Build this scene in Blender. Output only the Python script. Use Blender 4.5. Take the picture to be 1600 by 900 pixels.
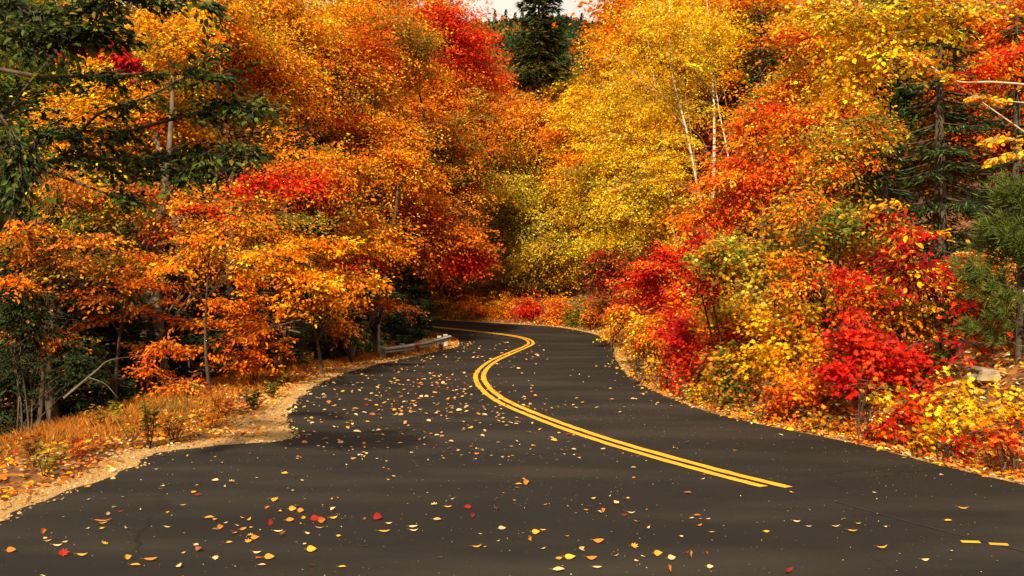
import bpy, math, random, zlib
import numpy as np
from mathutils import Vector

for o in list(bpy.data.objects): bpy.data.objects.remove(o)
scn = bpy.context.scene
COL = scn.collection
R_ = math.radians

# ------------------------------------------------------------ camera
FPX, CAMH, HOR = 1500.0, 1.75, 463.0
cd = bpy.data.cameras.new("camera"); cam = bpy.data.objects.new("camera", cd); COL.objects.link(cam)
cd.sensor_width = 36.0; cd.lens = 36.0 * FPX / 1600.0; cd.clip_end = 2000; cd.clip_start = 0.05
cam.location = (0, 0, CAMH); cam.rotation_euler = (R_(90) + math.atan((HOR - 450) / FPX), 0, 0)
scn.camera = cam

# ------------------------------------------------------------ light
SUN_EL, SUN_AZ = 38.0, 192.0          # azimuth measured clockwise from +Y: the sun stands behind and to the left of the camera
w = bpy.data.worlds.new("World"); scn.world = w; w.use_nodes = True
nt = w.node_tree; nt.nodes.clear()
sky = nt.nodes.new("ShaderNodeTexSky"); sky.sky_type = 'NISHITA'; sky.sun_disc = False
sky.sun_elevation = R_(SUN_EL); sky.sun_rotation = R_(SUN_AZ); sky.dust_density = 3.0; sky.air_density = 1.0
tc = nt.nodes.new("ShaderNodeTexCoord"); ns = nt.nodes.new("ShaderNodeTexNoise"); ns.inputs["Scale"].default_value = 2.2
ns.inputs["Detail"].default_value = 6
mp = nt.nodes.new("ShaderNodeMapping"); mp.inputs["Scale"].default_value = (1, 1, 2.5)
rp = nt.nodes.new("ShaderNodeValToRGB"); rp.color_ramp.elements[0].position = 0.34; rp.color_ramp.elements[1].position = 0.6
rp.color_ramp.elements[0].color = (.45, .45, .45, 1)
mx = nt.nodes.new("ShaderNodeMix"); mx.data_type = 'RGBA'
mx.inputs[7].default_value = (11.5, 10.4, 8.6, 1)
bg = nt.nodes.new("ShaderNodeBackground"); bg.inputs[1].default_value = 0.052
out = nt.nodes.new("ShaderNodeOutputWorld")
L = nt.links.new
L(tc.outputs["Generated"], mp.inputs[0]); L(mp.outputs[0], ns.inputs["Vector"]); L(ns.outputs["Fac"], rp.inputs[0])
L(rp.outputs[0], mx.inputs[0]); L(sky.outputs[0], mx.inputs[6]); L(mx.outputs[2], bg.inputs[0]); L(bg.outputs[0], out.inputs[0])
sd = bpy.data.lights.new("sun", 'SUN'); sun = bpy.data.objects.new("sun", sd); COL.objects.link(sun)
sd.energy = 5.0; sd.angle = R_(1.6); sd.color = (1.0, 0.87, 0.62)
az, el = R_(SUN_AZ), R_(SUN_EL)
sdir = Vector((math.sin(az) * math.cos(el), math.cos(az) * math.cos(el), math.sin(el)))   # towards the sun
sun.rotation_euler = sdir.to_track_quat('Z', 'Y').to_euler(); sun.location = (-30, -40, 60)
scn.view_settings.view_transform = 'Standard'; scn.view_settings.look = 'None'
scn.view_settings.exposure = 0.82; scn.view_settings.gamma = 1.0
scn.render.engine = 'CYCLES'
cy = scn.cycles
cy.max_bounces = 5; cy.diffuse_bounces = 3; cy.glossy_bounces = 1; cy.transmission_bounces = 3; cy.transparent_max_bounces = 4
cy.use_denoising = True; cy.denoiser = 'OPENIMAGEDENOISE'; cy.sample_clamp_indirect = 4.0
cy.caustics_reflective = False; cy.caustics_refractive = False
try: cy.denoising_input_passes = 'RGB_ALBEDO_NORMAL'; cy.denoising_prefilter = 'NONE'
except Exception: pass

# ------------------------------------------------------------ helpers
def base_z(y):
    y = np.asarray(y, float); t = np.clip(y - 34, 0, None)
    return 0.055 * t * np.minimum(1, t / 8)

def tag(o, label=None, cat=None, group=None, kind=None):
    if label: o["label"] = label
    if cat: o["category"] = cat
    if group: o["group"] = group
    if kind: o["kind"] = kind
    return o

def empty(name, loc):
    o = bpy.data.objects.new(name, None); COL.objects.link(o); o.location = loc; o.empty_display_size = .2
    return o

class Acc:
    """collects polygons with numpy and builds one mesh"""
    def __init__(s): s.v = []; s.f = []; s.t = []; s.m = []; s.n = 0
    def add(s, v, f, tint=None, mat=0):
        """v (n,3); f (m,k) ; tint (m,3)"""
        v = np.asarray(v, np.float32).reshape(-1, 3); f = np.asarray(f, np.int32)
        s.v.append(v); s.f.append(f + s.n); s.n += len(v)
        s.t.append(np.ones((len(f), 3), np.float32) if tint is None else np.asarray(tint, np.float32))
        s.m.append(np.full(len(f), mat, np.int32))
    def mesh(s, name, mats, smooth=False, origin=(0, 0, 0)):
        me = bpy.data.meshes.new(name)
        if s.n:
            v = np.concatenate(s.v) - np.asarray(origin, np.float32)
            lens = np.concatenate([np.full(len(f), f.shape[1], np.int32) for f in s.f])
            loops = np.concatenate([f.ravel() for f in s.f]).astype(np.int32)
            starts = np.concatenate([[0], np.cumsum(lens)[:-1]]).astype(np.int32)
            me.vertices.add(len(v)); me.vertices.foreach_set("co", v.ravel())
            me.loops.add(len(loops)); me.loops.foreach_set("vertex_index", loops)
            me.polygons.add(len(lens)); me.polygons.foreach_set("loop_start", starts); me.polygons.foreach_set("loop_total", lens)
            me.polygons.foreach_set("material_index", np.concatenate(s.m))
            me.polygons.foreach_set("use_smooth", np.full(len(lens), smooth))
            me.update(calc_edges=True)
            t = np.concatenate(s.t); a = me.attributes.new("tint", 'FLOAT_COLOR', 'FACE')
            a.data.foreach_set("color", np.concatenate([t, np.ones((len(t), 1), np.float32)], 1).ravel())
        for m in (mats if isinstance(mats, (list, tuple)) else [mats]): me.materials.append(m)
        return me
    def obj(s, name, mats, parent=None, smooth=False, origin=(0, 0, 0)):
        me = s.mesh(name, mats, smooth, origin); o = bpy.data.objects.new(name, me); COL.objects.link(o)
        if parent: o.parent = parent
        else: o.location = origin
        return o

def catmull(P, n):
    P = np.asarray(P, float); P = np.vstack([2 * P[0] - P[1], P, 2 * P[-1] - P[-2]]); o = []
    for i in range(1, len(P) - 2):
        for t in np.linspace(0, 1, n, endpoint=False):
            a, b, c, d = P[i - 1:i + 3]
            o.append(.5 * (2 * b + (c - a) * t + (2 * a - 5 * b + 4 * c - d) * t ** 2 + (3 * b - a - 3 * c + d) * t ** 3))
    o.append(P[-2]); return np.array(o)

def tube(acc, pts, rad, k=6, tint=None, mat=0):
    pts = np.asarray(pts, float); n = len(pts); rad = np.broadcast_to(rad, n)
    d = np.gradient(pts, axis=0); d /= np.linalg.norm(d, axis=1)[:, None] + 1e-9
    ref = np.where(np.abs(d[:, 2:3]) > .95, [[1., 0, 0]], [[0, 0, 1.]])
    a = np.cross(d, ref); a /= np.linalg.norm(a, axis=1)[:, None]; b = np.cross(d, a)
    th = np.linspace(0, 2 * np.pi, k, endpoint=False)
    v = pts[:, None] + rad[:, None, None] * (np.cos(th)[None, :, None] * a[:, None] + np.sin(th)[None, :, None] * b[:, None])
    i = np.arange(n - 1)[:, None] * k; j = np.arange(k)[None]; j2 = (j + 1) % k
    f = np.stack([i + j, i + j2, i + k + j2, i + k + j], -1).reshape(-1, 4)
    acc.add(v, f, None if tint is None else np.tile(tint, (len(f), 1)), mat)
    acc.add(v[-1], [list(range(k))], None if tint is None else [tint], mat)

# leaf outlines: length 1 along x, normal z
def _maple():
    ang = [0, 22, 38, 58, 78, 98, 118, 150]; r = [1.0, .52, .9, .46, .78, .4, .5, .3]
    p = [(.35 + .65 * rr * math.cos(R_(a)), .62 * rr * math.sin(R_(a))) for a, rr in zip(ang, r)]
    q = [(0.0, 0.0)] + [(x, -y) for x, y in p[:0:-1]] + p
    return np.array([(x, y, .18 * abs(y) - .12 * x * x) for x, y in q]), [list(range(len(q)))]
TPL = {
 'quad': (np.array([(0, 0, 0), (.5, -.31, .05), (1, 0, -.06), (.5, .31, .05)]), [[0, 1, 2, 3]]),
 'oval': (np.array([(0, 0, 0), (.3, -.25, .06), (.68, -.22, .04), (1, 0, -.1), (.68, .22, .04), (.3, .25, .06)]), [[0, 1, 2, 3], [0, 3, 4, 5]]),
 'round': (np.array([(0, 0, 0), (.22, -.3, .05), (.62, -.34, .05), (1, 0, -.05), (.62, .34, .05), (.22, .3, .05)]), [[0, 1, 2, 3], [0, 3, 4, 5]]),
 'maple': _maple(),
 'stone': (np.array([(0, 0, 0), (.5, .45, .1), (1, 0, 0), (.5, -.45, -.1), (.5, 0, .38), (.45, 0, -.38)]), [[0, 3, 4], [3, 2, 4], [2, 1, 4], [1, 0, 4]]),
 'needle': (np.array([(0, 0, 0), (.45, -.09, .0), (1, 0, -.08), (.45, .09, .0)]), [[0, 1, 2, 3]]),
 'fine': (np.array([(0, -.03, 0), (.6, -.035, .0), (1, 0, -.05), (.6, .035, .0)]), [[0, 1, 2, 3]]),
}
def norm(a): return a / (np.linalg.norm(a, axis=-1, keepdims=True) + 1e-9)

def put_leaves(acc, tpl, pos, fwd, up, size, tint):
    T, F = TPL[tpl]; n = len(pos)
    x = norm(fwd); y = norm(np.cross(up, x)); z = np.cross(x, y)
    v = pos[:, None] + size[:, None, None] * (T[None, :, 0:1] * x[:, None] + T[None, :, 1:2] * y[:, None] + T[None, :, 2:3] * z[:, None])
    for k in sorted(set(len(f) for f in F)):
        ff = np.array([f for f in F if len(f) == k])
        f = (np.arange(n)[:, None, None] * len(T) + ff[None]).reshape(-1, k)
        if k == sorted(set(len(f) for f in F))[0]:
            acc.add(v, f, np.repeat(tint, len(ff), 0))

PAL = {   # real leaf colours, linear
 'yellow': (.90, .54, .012), 'gold': (.90, .40, .007), 'orange': (.88, .24, .005), 'deep': (.78, .16, .006),
 'scarlet': (.80, .05, .008), 'red': (.50, .009, .006), 'crimson': (.27, .006, .010), 'rust': (.42, .12, .010),
 'brown': (.17, .07, .02), 'olive': (.26, .20, .018), 'lime': (.50, .40, .03), 'green': (.095, .135, .016),
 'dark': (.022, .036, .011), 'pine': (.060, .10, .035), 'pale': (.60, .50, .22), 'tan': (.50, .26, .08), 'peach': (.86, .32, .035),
}
def pick(rng, pal, n, field=None):
    names = list(pal); wt = np.array([pal[k] for k in names], float); wt /= wt.sum(); C = np.array([PAL[k] for k in names])
    u = rng.random(n) if field is None else np.clip(field, 0, .9999)
    return C[np.searchsorted(np.cumsum(wt), u).clip(0, len(names) - 1)]

def wfield(p, s, ph):
    """smooth pseudo noise 0..1, so that sprays near each other turn the same colour"""
    q = p / s
    a = np.sin(q[:, 0] * 1.7 + ph + 1.3 * np.sin(q[:, 2] * 1.1 + ph)) + np.sin(q[:, 1] * 1.3 + 2 * ph + q[:, 2] * .9) + np.sin(q[:, 2] * 2.3 - ph + q[:, 0] * .6)
    return .5 + .5 * np.tanh(a * .9)

def W(px, py, d): return np.array([(px - 800) / FPX * d, d, CAMH - (py - HOR) / FPX * d])

# boughs that have turned another colour: (px, py, rx, ry, depth, colours)
TURN = [
 (250, 95, 46, 22, 23, {'olive': 3, 'green': 2, 'gold': 1}), (505, 125, 36, 14, 33, {'olive': 2, 'rust': 2, 'green': 1}), (640, 62, 34, 26, 36, {'olive': 3, 'rust': 1, 'green': 1}), (590, 165, 46, 16, 34, {'olive': 2, 'rust': 2}),
 (300, 165, 34, 12, 22, {'green': 3, 'olive': 2}), (480, 345, 44, 12, 22, {'olive': 3, 'green': 1}), (560, 225, 30, 12, 33, {'deep': 2, 'rust': 2}), (600, 95, 30, 18, 35, {'deep': 3, 'scarlet': 1}), (478, 122, 24, 12, 33, {'red': 1, 'deep': 2}), (335, 60, 22, 12, 26, {'scarlet': 2, 'deep': 1}),
 (365, 105, 20, 10, 26, {'scarlet': 2, 'red': 1}), (420, 60, 34, 22, 27, {'olive': 2, 'gold': 2}), (650, 340, 50, 26, 36, {'deep': 3, 'scarlet': 1, 'rust': 1}), (380, 245, 30, 10, 22, {'olive': 2, 'green': 2}), (240, 300, 36, 12, 19, {'rust': 2, 'crimson': 1}), (130, 330, 34, 10, 18, {'olive': 2, 'green': 2}),
 (1010, 200, 40, 16, 43, {'orange': 3, 'peach': 1}), (920, 240, 40, 16, 48, {'orange': 3, 'deep': 1}), (860, 220, 28, 14, 52, {'deep': 2, 'orange': 2}), (1060, 300, 40, 16, 38, {'orange': 3, 'gold': 1}), (1030, 150, 36, 16, 43, {'lime': 2, 'olive': 1}), (1290, 110, 40, 18, 25, {'orange': 2, 'deep': 1}), (1240, 60, 30, 16, 25, {'scarlet': 1, 'deep': 2}), (1340, 60, 30, 16, 25, {'red': 1, 'deep': 1}),
 (435, 283, 70, 22, 22, {'scarlet': 3, 'red': 2}), (390, 300, 40, 12, 22, {'red': 3, 'scarlet': 1}), (310, 325, 34, 9, 19, {'red': 1, 'scarlet': 2}), (185, 350, 30, 9, 17, {'crimson': 1, 'red': 2}),
 (572, 410, 30, 13, 26, {'red': 3, 'crimson': 1}), (530, 300, 40, 20, 28, {'red': 2, 'crimson': 1}), (185, 178, 28, 12, 20, {'red': 1, 'scarlet': 1}), (540, 185, 35, 14, 32, {'red': 1, 'deep': 1}),
 (715, 410, 45, 22, 38, {'red': 2, 'scarlet': 2}), (700, 50, 60, 45, 44, {'scarlet': 3, 'red': 2}), (770, 90, 45, 30, 46, {'scarlet': 3, 'deep': 1}), (660, 95, 30, 35, 44, {'scarlet': 1, 'deep': 1}),
 (915, 388, 18, 14, 32, {'red': 1}), (1360, 250, 30, 12, 17, {'red': 1, 'crimson': 1}), (1085, 420, 20, 40, 24, {'scarlet': 1, 'red': 2}),
 (1190, 175, 30, 18, 24, {'scarlet': 1, 'red': 1}), (1150, 290, 50, 40, 24, {'scarlet': 1, 'deep': 2}),
]
TB = [(W(a, b, d), np.array([rx * d / FPX, 4.5, ry * d / FPX]), pal) for a, b, rx, ry, d, pal in TURN]

def crown(acc, rng, blobs, tpl, leaf, cover, pal, spray=None, flat=.09, shell=.18, tw=None, jit=.27, clump=1.3, turn=True, m=34, back=.35):
    """blobs: (centre, radii). Leaves sit in flat sprays along drooping twigs; tw collects the twigs. Returns spray centres."""
    cen = []
    T = TPL[tpl][0]; la = leaf * leaf * (.28 if tpl in ('quad', 'oval') else .36 if tpl in ('round', 'maple') else .09)
    ph = rng.random() * 6
    for c, r in blobs:
        c = np.asarray(c, float); r = np.asarray(r, float)
        n = int(cover * math.pi * r[0] * r[2] / (la * .55)); sr = spray or float(np.clip(.11 * (r[0] + r[2]) + .24, .28, .75))
        ns_ = max(3, n // m)
        K_ = int(np.clip(5 + 2.2 * (r[0] * r[2]) ** .5 * 1.6, 8, 34)); ld = norm(rng.normal(size=(K_, 3)) * [1, 1, .95]); ll = rng.uniform(.58, 1.3, K_); li = rng.integers(0, K_, ns_ * 2)
        d = norm(ld[li] + rng.normal(0, 1, (ns_ * 2, 3)) * [.30, .30, .13]); free = rng.random(ns_ * 2) < .30; d[free] = norm(rng.normal(size=(free.sum(), 3)))
        lobe = np.where(free, .85, ll[li])
        lobe *= .9 + .16 * np.sin(d[:, 0] * 5 + ph) * np.sin(d[:, 2] * 6 + 2 * ph) + .06 * np.sin(d[:, 2] * 13 + ph)
        lobe_ = .78 + .22 * np.sin(d[:, 0] * 5 + ph) * np.sin(d[:, 2] * 6 + 2 * ph) + .1 * np.sin(d[:, 2] * 13 + ph)
        rad = (shell + (1 - shell) * rng.random(len(d)) ** .6) * lobe
        keep = (d[:, 1] < .35) | (rng.random(len(d)) < back)
        d, rad = d[keep][:ns_], rad[keep][:ns_]; k = len(d)
        pc = c + d * rad[:, None] * r
        u = norm(d * [1, 1, .25] + rng.normal(0, .45, (k, 3)) * [1, 1, .3] + [0, 0, -.12]); v = norm(np.cross(u, [0, 0, 1.])); ww = np.cross(v, u)
        s = sr * rng.uniform(.6, 1.35, k)
        if tw is not None:
            for i in range(k):
                if rng.random() < tw[1]:
                    tube(tw[0], [pc[i] - u[i] * s[i] * 1.3, pc[i] - u[i] * s[i] * .3 + [0, 0, .03], pc[i] + u[i] * s[i]], [tw[2], tw[2] * .8, tw[2] * .3], 3, mat=tw[3] if len(tw) > 3 else 0)
        a = rng.uniform(-1, 1, (k, m)); a = a * 1.25; b = rng.normal(0, .34, (k, m)) * (1.15 - .45 * np.abs(a)); z = rng.normal(0, 1, (k, m)) * flat
        P = (pc[:, None] + s[:, None, None] * (a[..., None] * u[:, None] + b[..., None] * v[:, None] + (z - .22 * a * a)[..., None] * ww[:, None])).reshape(-1, 3)
        N = len(P)
        col = np.repeat(pick(rng, pal, k, .32 * wfield(pc, clump, ph) + .68 * rng.random(k)), m, 0)
        alt = rng.random(N) < .13; col[alt] = pick(rng, pal, alt.sum())
        if turn:
            wob = rng.normal(0, .12, (k,))
            for bc, br, bp in TB:
                q = np.linalg.norm((pc - bc) / br, axis=1) + wob
                inn = np.repeat(q < 1, m) & (rng.random(N) < .88)
                if inn.any(): col[inn] = pick(rng, bp, inn.sum())
        col = col * np.exp(rng.normal(0, jit, (N, 1))) * np.exp(rng.normal(0, jit * 1.0, (k, 1))).repeat(m, 0)
        fw = np.repeat(u, m, 0) + np.repeat(v, m, 0) * np.sign(b.reshape(-1, 1)) * .8 + rng.normal(0, .5, (N, 3)) + [0, 0, -.35]
        up = np.array([0, -.25, 1.]) + rng.normal(0, .5, (N, 3))
        kp = np.ones(N, bool); lo = (P[:, 2] < 1.0) & (P[:, 0] > 0) & (P[:, 1] < 34) & (P[:, 1] > 5)
        if turn is not None and lo.any() and c[1] > 5: kp[np.where(lo)[0][inside(P[lo][:, :2] - [.07, 0])]] = False     # cut back from the asphalt
        put_leaves(acc, tpl, P[kp], fw[kp], up[kp], (leaf * rng.uniform(.6, 1.3, N))[kp], np.clip(col, .002, .9)[kp])
        cen.append(pc)
    return np.concatenate(cen)

# ------------------------------------------------------------ materials
def nodes(name):
    m = bpy.data.materials.new(name); m.use_nodes = True; t = m.node_tree
    return m, t, t.nodes["Principled BSDF"], t.nodes["Material Output"]
def leafmat(name, trans=.46, rough=.6):
    m, t, p, o = nodes(name)
    a = t.nodes.new("ShaderNodeAttribute"); a.attribute_name = "tint"; oi = t.nodes.new("ShaderNodeObjectInfo")
    mu = t.nodes.new("ShaderNodeMix"); mu.data_type = 'RGBA'; mu.blend_type = 'MULTIPLY'; mu.inputs[0].default_value = 1
    t.links.new(a.outputs["Color"], mu.inputs[6]); t.links.new(oi.outputs["Color"], mu.inputs[7])
    t.links.new(mu.outputs[2], p.inputs["Base Color"]); p.inputs["Roughness"].default_value = rough; p.inputs["Specular IOR Level"].default_value = .12
    tr = t.nodes.new("ShaderNodeBsdfTranslucent"); t.links.new(mu.outputs[2], tr.inputs[0])
    ms = t.nodes.new("ShaderNodeMixShader"); ms.inputs[0].default_value = trans
    t.links.new(p.outputs[0], ms.inputs[1]); t.links.new(tr.outputs[0], ms.inputs[2]); t.links.new(ms.outputs[0], o.inputs[0])
    return m
M_LEAF = leafmat("autumn_leaf"); M_NEEDLE = leafmat("conifer_needle", .15, .6); M_DRY = leafmat("fallen_leaf", .2, .6); M_GRASS = leafmat("dry_grass", .3, .6)

def noisemat(name, c1, c2, scale=3, detail=6, rough=.85, bump=.3, mapping=(1, 1, 1), c3=None, lo=.35, hi=.65, spec=.3):
    m, t, p, o = nodes(name); N = t.nodes.new
    g = N("ShaderNodeTexCoord"); mpg = N("ShaderNodeMapping"); mpg.inputs["Scale"].default_value = mapping
    n = N("ShaderNodeTexNoise"); n.inputs["Scale"].default_value = scale; n.inputs["Detail"].default_value = detail
    r = N("ShaderNodeValToRGB"); r.color_ramp.elements[0].position = lo; r.color_ramp.elements[1].position = hi
    r.color_ramp.elements[0].color = (*c1, 1); r.color_ramp.elements[1].color = (*c2, 1)
    if c3: e = r.color_ramp.elements.new((lo + hi) / 2); e.color = (*c3, 1)
    b = N("ShaderNodeBump"); b.inputs["Strength"].default_value = bump; b.inputs["Distance"].default_value = .03
    t.links.new(g.outputs["Object"], mpg.inputs[0]); t.links.new(mpg.outputs[0], n.inputs["Vector"]); t.links.new(n.outputs["Fac"], r.inputs[0])
    t.links.new(r.outputs[0], p.inputs["Base Color"]); t.links.new(n.outputs["Fac"], b.inputs["Height"]); t.links.new(b.outputs[0], p.inputs["Normal"])
    p.inputs["Roughness"].default_value = rough; p.inputs["Specular IOR Level"].default_value = spec
    return m
M_BARK = noisemat("dark_bark", (.035, .022, .014), (.10, .065, .04), 9, mapping=(1, 1, .25), bump=.8)
M_LIMB = noisemat("birch_twig_bark", (.05, .03, .02), (.22, .15, .10), 6, mapping=(1, 1, .5))
M_GREY = noisemat("grey_bark", (.05, .036, .024), (.15, .11, .075), 7, mapping=(1, 1, .5), bump=.5)
M_BIRCH = noisemat("birch_bark", (.05, .035, .025), (.50, .40, .28), 4, mapping=(.6, .6, 2.2), lo=.34, hi=.44, bump=.3)
M_SOIL = noisemat("forest_floor", (.05, .025, .012), (.30, .12, .03), 5, 10, c3=(.16, .06, .018), bump=.6)
M_GRAVEL = noisemat("gravel", (.22, .11, .035), (.72, .43, .16), 75, 4, c3=(.48, .27, .09), bump=1.0, lo=.3, hi=.72)
M_ROCK = noisemat("weathered_rock", (.10, .07, .045), (.36, .27, .17), 3, 8, bump=.8)
M_STEEL = noisemat("galvanised_steel", (.28, .28, .26), (.44, .43, .40), 6, rough=.5, bump=.05, spec=.5); M_STEEL.node_tree.nodes["Principled BSDF"].inputs["Metallic"].default_value = .25
M_POST = noisemat("weathered_wood", (.22, .19, .15), (.50, .44, .34), 12, mapping=(1, 1, .3))

# asphalt: fine aggregate and soft lighter streaks from stretched noise
M_ASPH, t, p, o = nodes("asphalt"); N = t.nodes.new
g = N("ShaderNodeTexCoord"); K = t.links.new
def nz(scale, detail, mapping=(1, 1, 1), rot=0, rough=.5):
    mm = N("ShaderNodeMapping"); mm.inputs["Scale"].default_value = mapping; mm.inputs["Rotation"].default_value = (0, 0, rot)
    n = N("ShaderNodeTexNoise"); n.inputs["Scale"].default_value = scale; n.inputs["Detail"].default_value = detail; n.inputs["Roughness"].default_value = rough
    K(g.outputs["Object"], mm.inputs[0]); K(mm.outputs[0], n.inputs["Vector"]); return n.outputs["Fac"]
def ramp(f, a, b, ca, cb):
    r = N("ShaderNodeValToRGB"); r.color_ramp.elements[0].position = a; r.color_ramp.elements[1].position = b
    r.color_ramp.elements[0].color = (*ca, 1); r.color_ramp.elements[1].color = (*cb, 1); K(f, r.inputs[0]); return r.outputs[0]
def mixc(f, a, b, mode='MIX'):
    x = N("ShaderNodeMix"); x.data_type = 'RGBA'; x.blend_type = mode
    for s, q in ((0, f), (6, a), (7, b)):
        if isinstance(q, (int, float)): x.inputs[s].default_value = q
        elif isinstance(q, tuple): x.inputs[s].default_value = (*q, 1)
        else: K(q, x.inputs[s])
    return x.outputs[2]
grain = mixc(.5, ramp(nz(190, 3, rough=.8), .3, .75, (.4, .4, .4), (1.8, 1.72, 1.6)), ramp(nz(38, 5, rough=.9), .32, .72, (.55, .55, .55), (1.55, 1.5, 1.42)))
basec = ramp(nz(1.1, 6), .3, .7, (.0098, .0082, .0071), (.0138, .0114, .0097))
streak_mask = ramp(nz(.55, 7, (.45, 1.6, 1), R_(-58)), .46, .70, (0, 0, 0), (1, 1, 1))
c = mixc(streak_mask, basec, (.029, .0235, .0185)); vo = N("ShaderNodeTexVoronoi"); vo.feature = 'DISTANCE_TO_EDGE'; vo.inputs["Scale"].default_value = .42
nv = N("ShaderNodeTexNoise"); nv.inputs["Scale"].default_value = 1.6; nv.inputs["Detail"].default_value = 6; K(g.outputs["Object"], nv.inputs["Vector"])
mv = N("ShaderNodeMix"); mv.data_type = 'RGBA'; mv.inputs[0].default_value = .35; K(g.outputs["Object"], mv.inputs[6]); K(nv.outputs["Color"], mv.inputs[7]); K(mv.outputs[2], vo.inputs["Vector"])
ck = mixc(ramp(nz(.35, 3), .50, .58, (0, 0, 0), (1, 1, 1)), (0., 0., 0.), ramp(vo.outputs["Distance"], .0015, .006, (1, 1, 1), (0, 0, 0)))
c = mixc(ck, c, (.006, .005, .004)); c = mixc(1.0, c, grain, 'MULTIPLY'); K(c, p.inputs["Base Color"])
p.inputs["Roughness"].default_value = .82; p.inputs["Specular IOR Level"].default_value = .18
bb = N("ShaderNodeBump"); bb.inputs["Strength"].default_value = .35; bb.inputs["Distance"].default_value = .004; K(nz(190, 3), bb.inputs["Height"]); K(bb.outputs[0], p.inputs["Normal"])

M_YEL, t, p, o = nodes("yellow_road_paint"); N = t.nodes.new; K = t.links.new; g = N("ShaderNodeTexCoord")
c = mixc(ramp(nz(60, 6, rough=.75), .60, .72, (0, 0, 0), (.8, .8, .8)), ramp(nz(3, 4), .3, .7, (.62, .28, .006), (.78, .37, .008)), (.10, .07, .03)); K(c, p.inputs["Base Color"]); p.inputs["Roughness"].default_value = .6

# ------------------------------------------------------------ road geometry (metres)
PAIR = [((-6.0, -9), (11.0, -9)), ((-5.2, -3), (9.0, -3)), ((-4.5, 3), (6.9, 3)), ((-4.15, 6.0), (5.75, 6.0)), ((-4.03, 8.0), (5.0, 8.2)), ((-3.90, 9.6), (4.45, 9.9)),
        ((-3.98, 10.7), (4.15, 11.2)), ((-3.50, 11.25), (3.75, 12.3)), ((-2.75, 11.75), (3.35, 13.3)), ((-3.00, 12.9), (2.98, 14.6)), ((-3.40, 14.6), (2.75, 16.2)), ((-3.75, 17.5), (2.60, 18.6)),
        ((-3.90, 20.5), (2.62, 22.0)), ((-3.60, 24.0), (2.80, 25.5)), ((-2.90, 27.6), (3.10, 29.0)), ((-2.30, 31.0), (3.45, 32.5)), ((-1.95, 33.8), (3.70, 35.6)), ((-1.98, 36.0), (3.65, 38.0)),
        ((-2.25, 38.0), (3.15, 40.0)), ((-3.00, 39.8), (1.90, 41.8)), ((-4.60, 41.2), (-.6, 43.6)), ((-7.5, 42.3), (-4.6, 46.0)), ((-13, 43.8), (-12, 48.8)), ((-25, 46.2), (-25, 51.6)), ((-60, 50), (-60, 56))]
LE = catmull([a for a, b in PAIR], 8); RE = catmull([b for a, b in PAIR], 8)
rg = np.random.default_rng(3)
cut = (LE[:, 1] > 5) & (LE[:, 1] < 30)
LE[cut, 0] += .02 * np.sin(LE[cut, 1] * 7) + rg.normal(0, .03, cut.sum())
NC = 8
def seg_dist(P, poly):
    best = np.full(len(P), 1e9); par = np.zeros(len(P))
    for i in range(len(poly) - 1):
        a, b = poly[i], poly[i + 1]; ab = b - a; t = np.clip(((P - a) @ ab) / (ab @ ab + 1e-12), 0, 1)
        d = np.linalg.norm(P - (a + t[:, None] * ab), axis=1); best = np.minimum(best, d)
    return best
POLY = np.vstack([LE, RE[::-1]])
def inside(P):
    r = np.zeros(len(P), bool); n = len(POLY)
    for i in range(n):
        a, b = POLY[i], POLY[(i + 1) % n]
        c = (a[1] > P[:, 1]) != (b[1] > P[:, 1])
        with np.errstate(all='ignore'): x = (b[0] - a[0]) * (P[:, 1] - a[1]) / (b[1] - a[1] + 1e-12) + a[0]
        r ^= c & (P[:, 0] < x)
    return r
def noise2(x, y): return np.sin(x * 1.1 + 1.7 * np.sin(y * .7)) * np.sin(y * 1.3 + 1.1 * np.sin(x * .9)) + .5 * np.sin(x * 2.7 + y * 1.9) * np.sin(y * 3.1 - x)
LEs, REs = LE[::2], RE[::2]
def ground(P):
    P = np.asarray(P, float).reshape(-1, 2); x, y = P[:, 0], P[:, 1]
    dl, dr, ins = seg_dist(P, LEs), seg_dist(P, REs), inside(P); b = base_z(np.minimum(y, 70))
    far = np.clip((y - 22) / 14, 0, 1)
    sr = np.clip(dr - .45, 0, None)
    right = (.75 - .50 * far) * np.minimum(sr, 1.7) + (.30 - .04 * far) * np.clip(sr - 1.7, 0, 45) + .12 * noise2(x * 1.3, y * 1.3) * np.clip(sr, 0, 1)
    sl = np.clip(dl - 2.2 + 1.0 * np.clip((y - 24) / 6, 0, 1), 0, None)
    left = -.26 * np.minimum(sl, 3.0) + .05 * np.clip(sl - 10, 0, 60) + .05 * noise2(x * 1.7, y * 1.7) * np.clip(dl, 0, 1)
    z = np.where(dr < dl, right, left) - .012
    return np.where(ins, b - .05 - .0 * x, b + z)

def gz(x, y): return float(ground([[x, y]])[0])

def strip_obj(name, A, B, nc, mat, dz, zf=base_z):
    acc = Acc(); n = len(A); s = np.linspace(0, 1, nc + 1)
    P = A[:, None] * (1 - s)[None, :, None] + B[:, None] * s[None, :, None]
    v = np.concatenate([P, (zf(P.reshape(-1, 2)[:, 1]).reshape(n, nc + 1) + dz)[..., None]], 2)
    i = np.arange(n - 1)[:, None] * (nc + 1); j = np.arange(nc)[None]
    f = np.stack([i + j, i + j + 1, i + nc + 2 + j, i + nc + 1 + j], -1).reshape(-1, 4)
    acc.add(v.reshape(-1, 3), f); return acc.obj(name, mat)

tag(strip_obj("road", LE, RE, NC, M_ASPH, .0), kind="structure")

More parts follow.
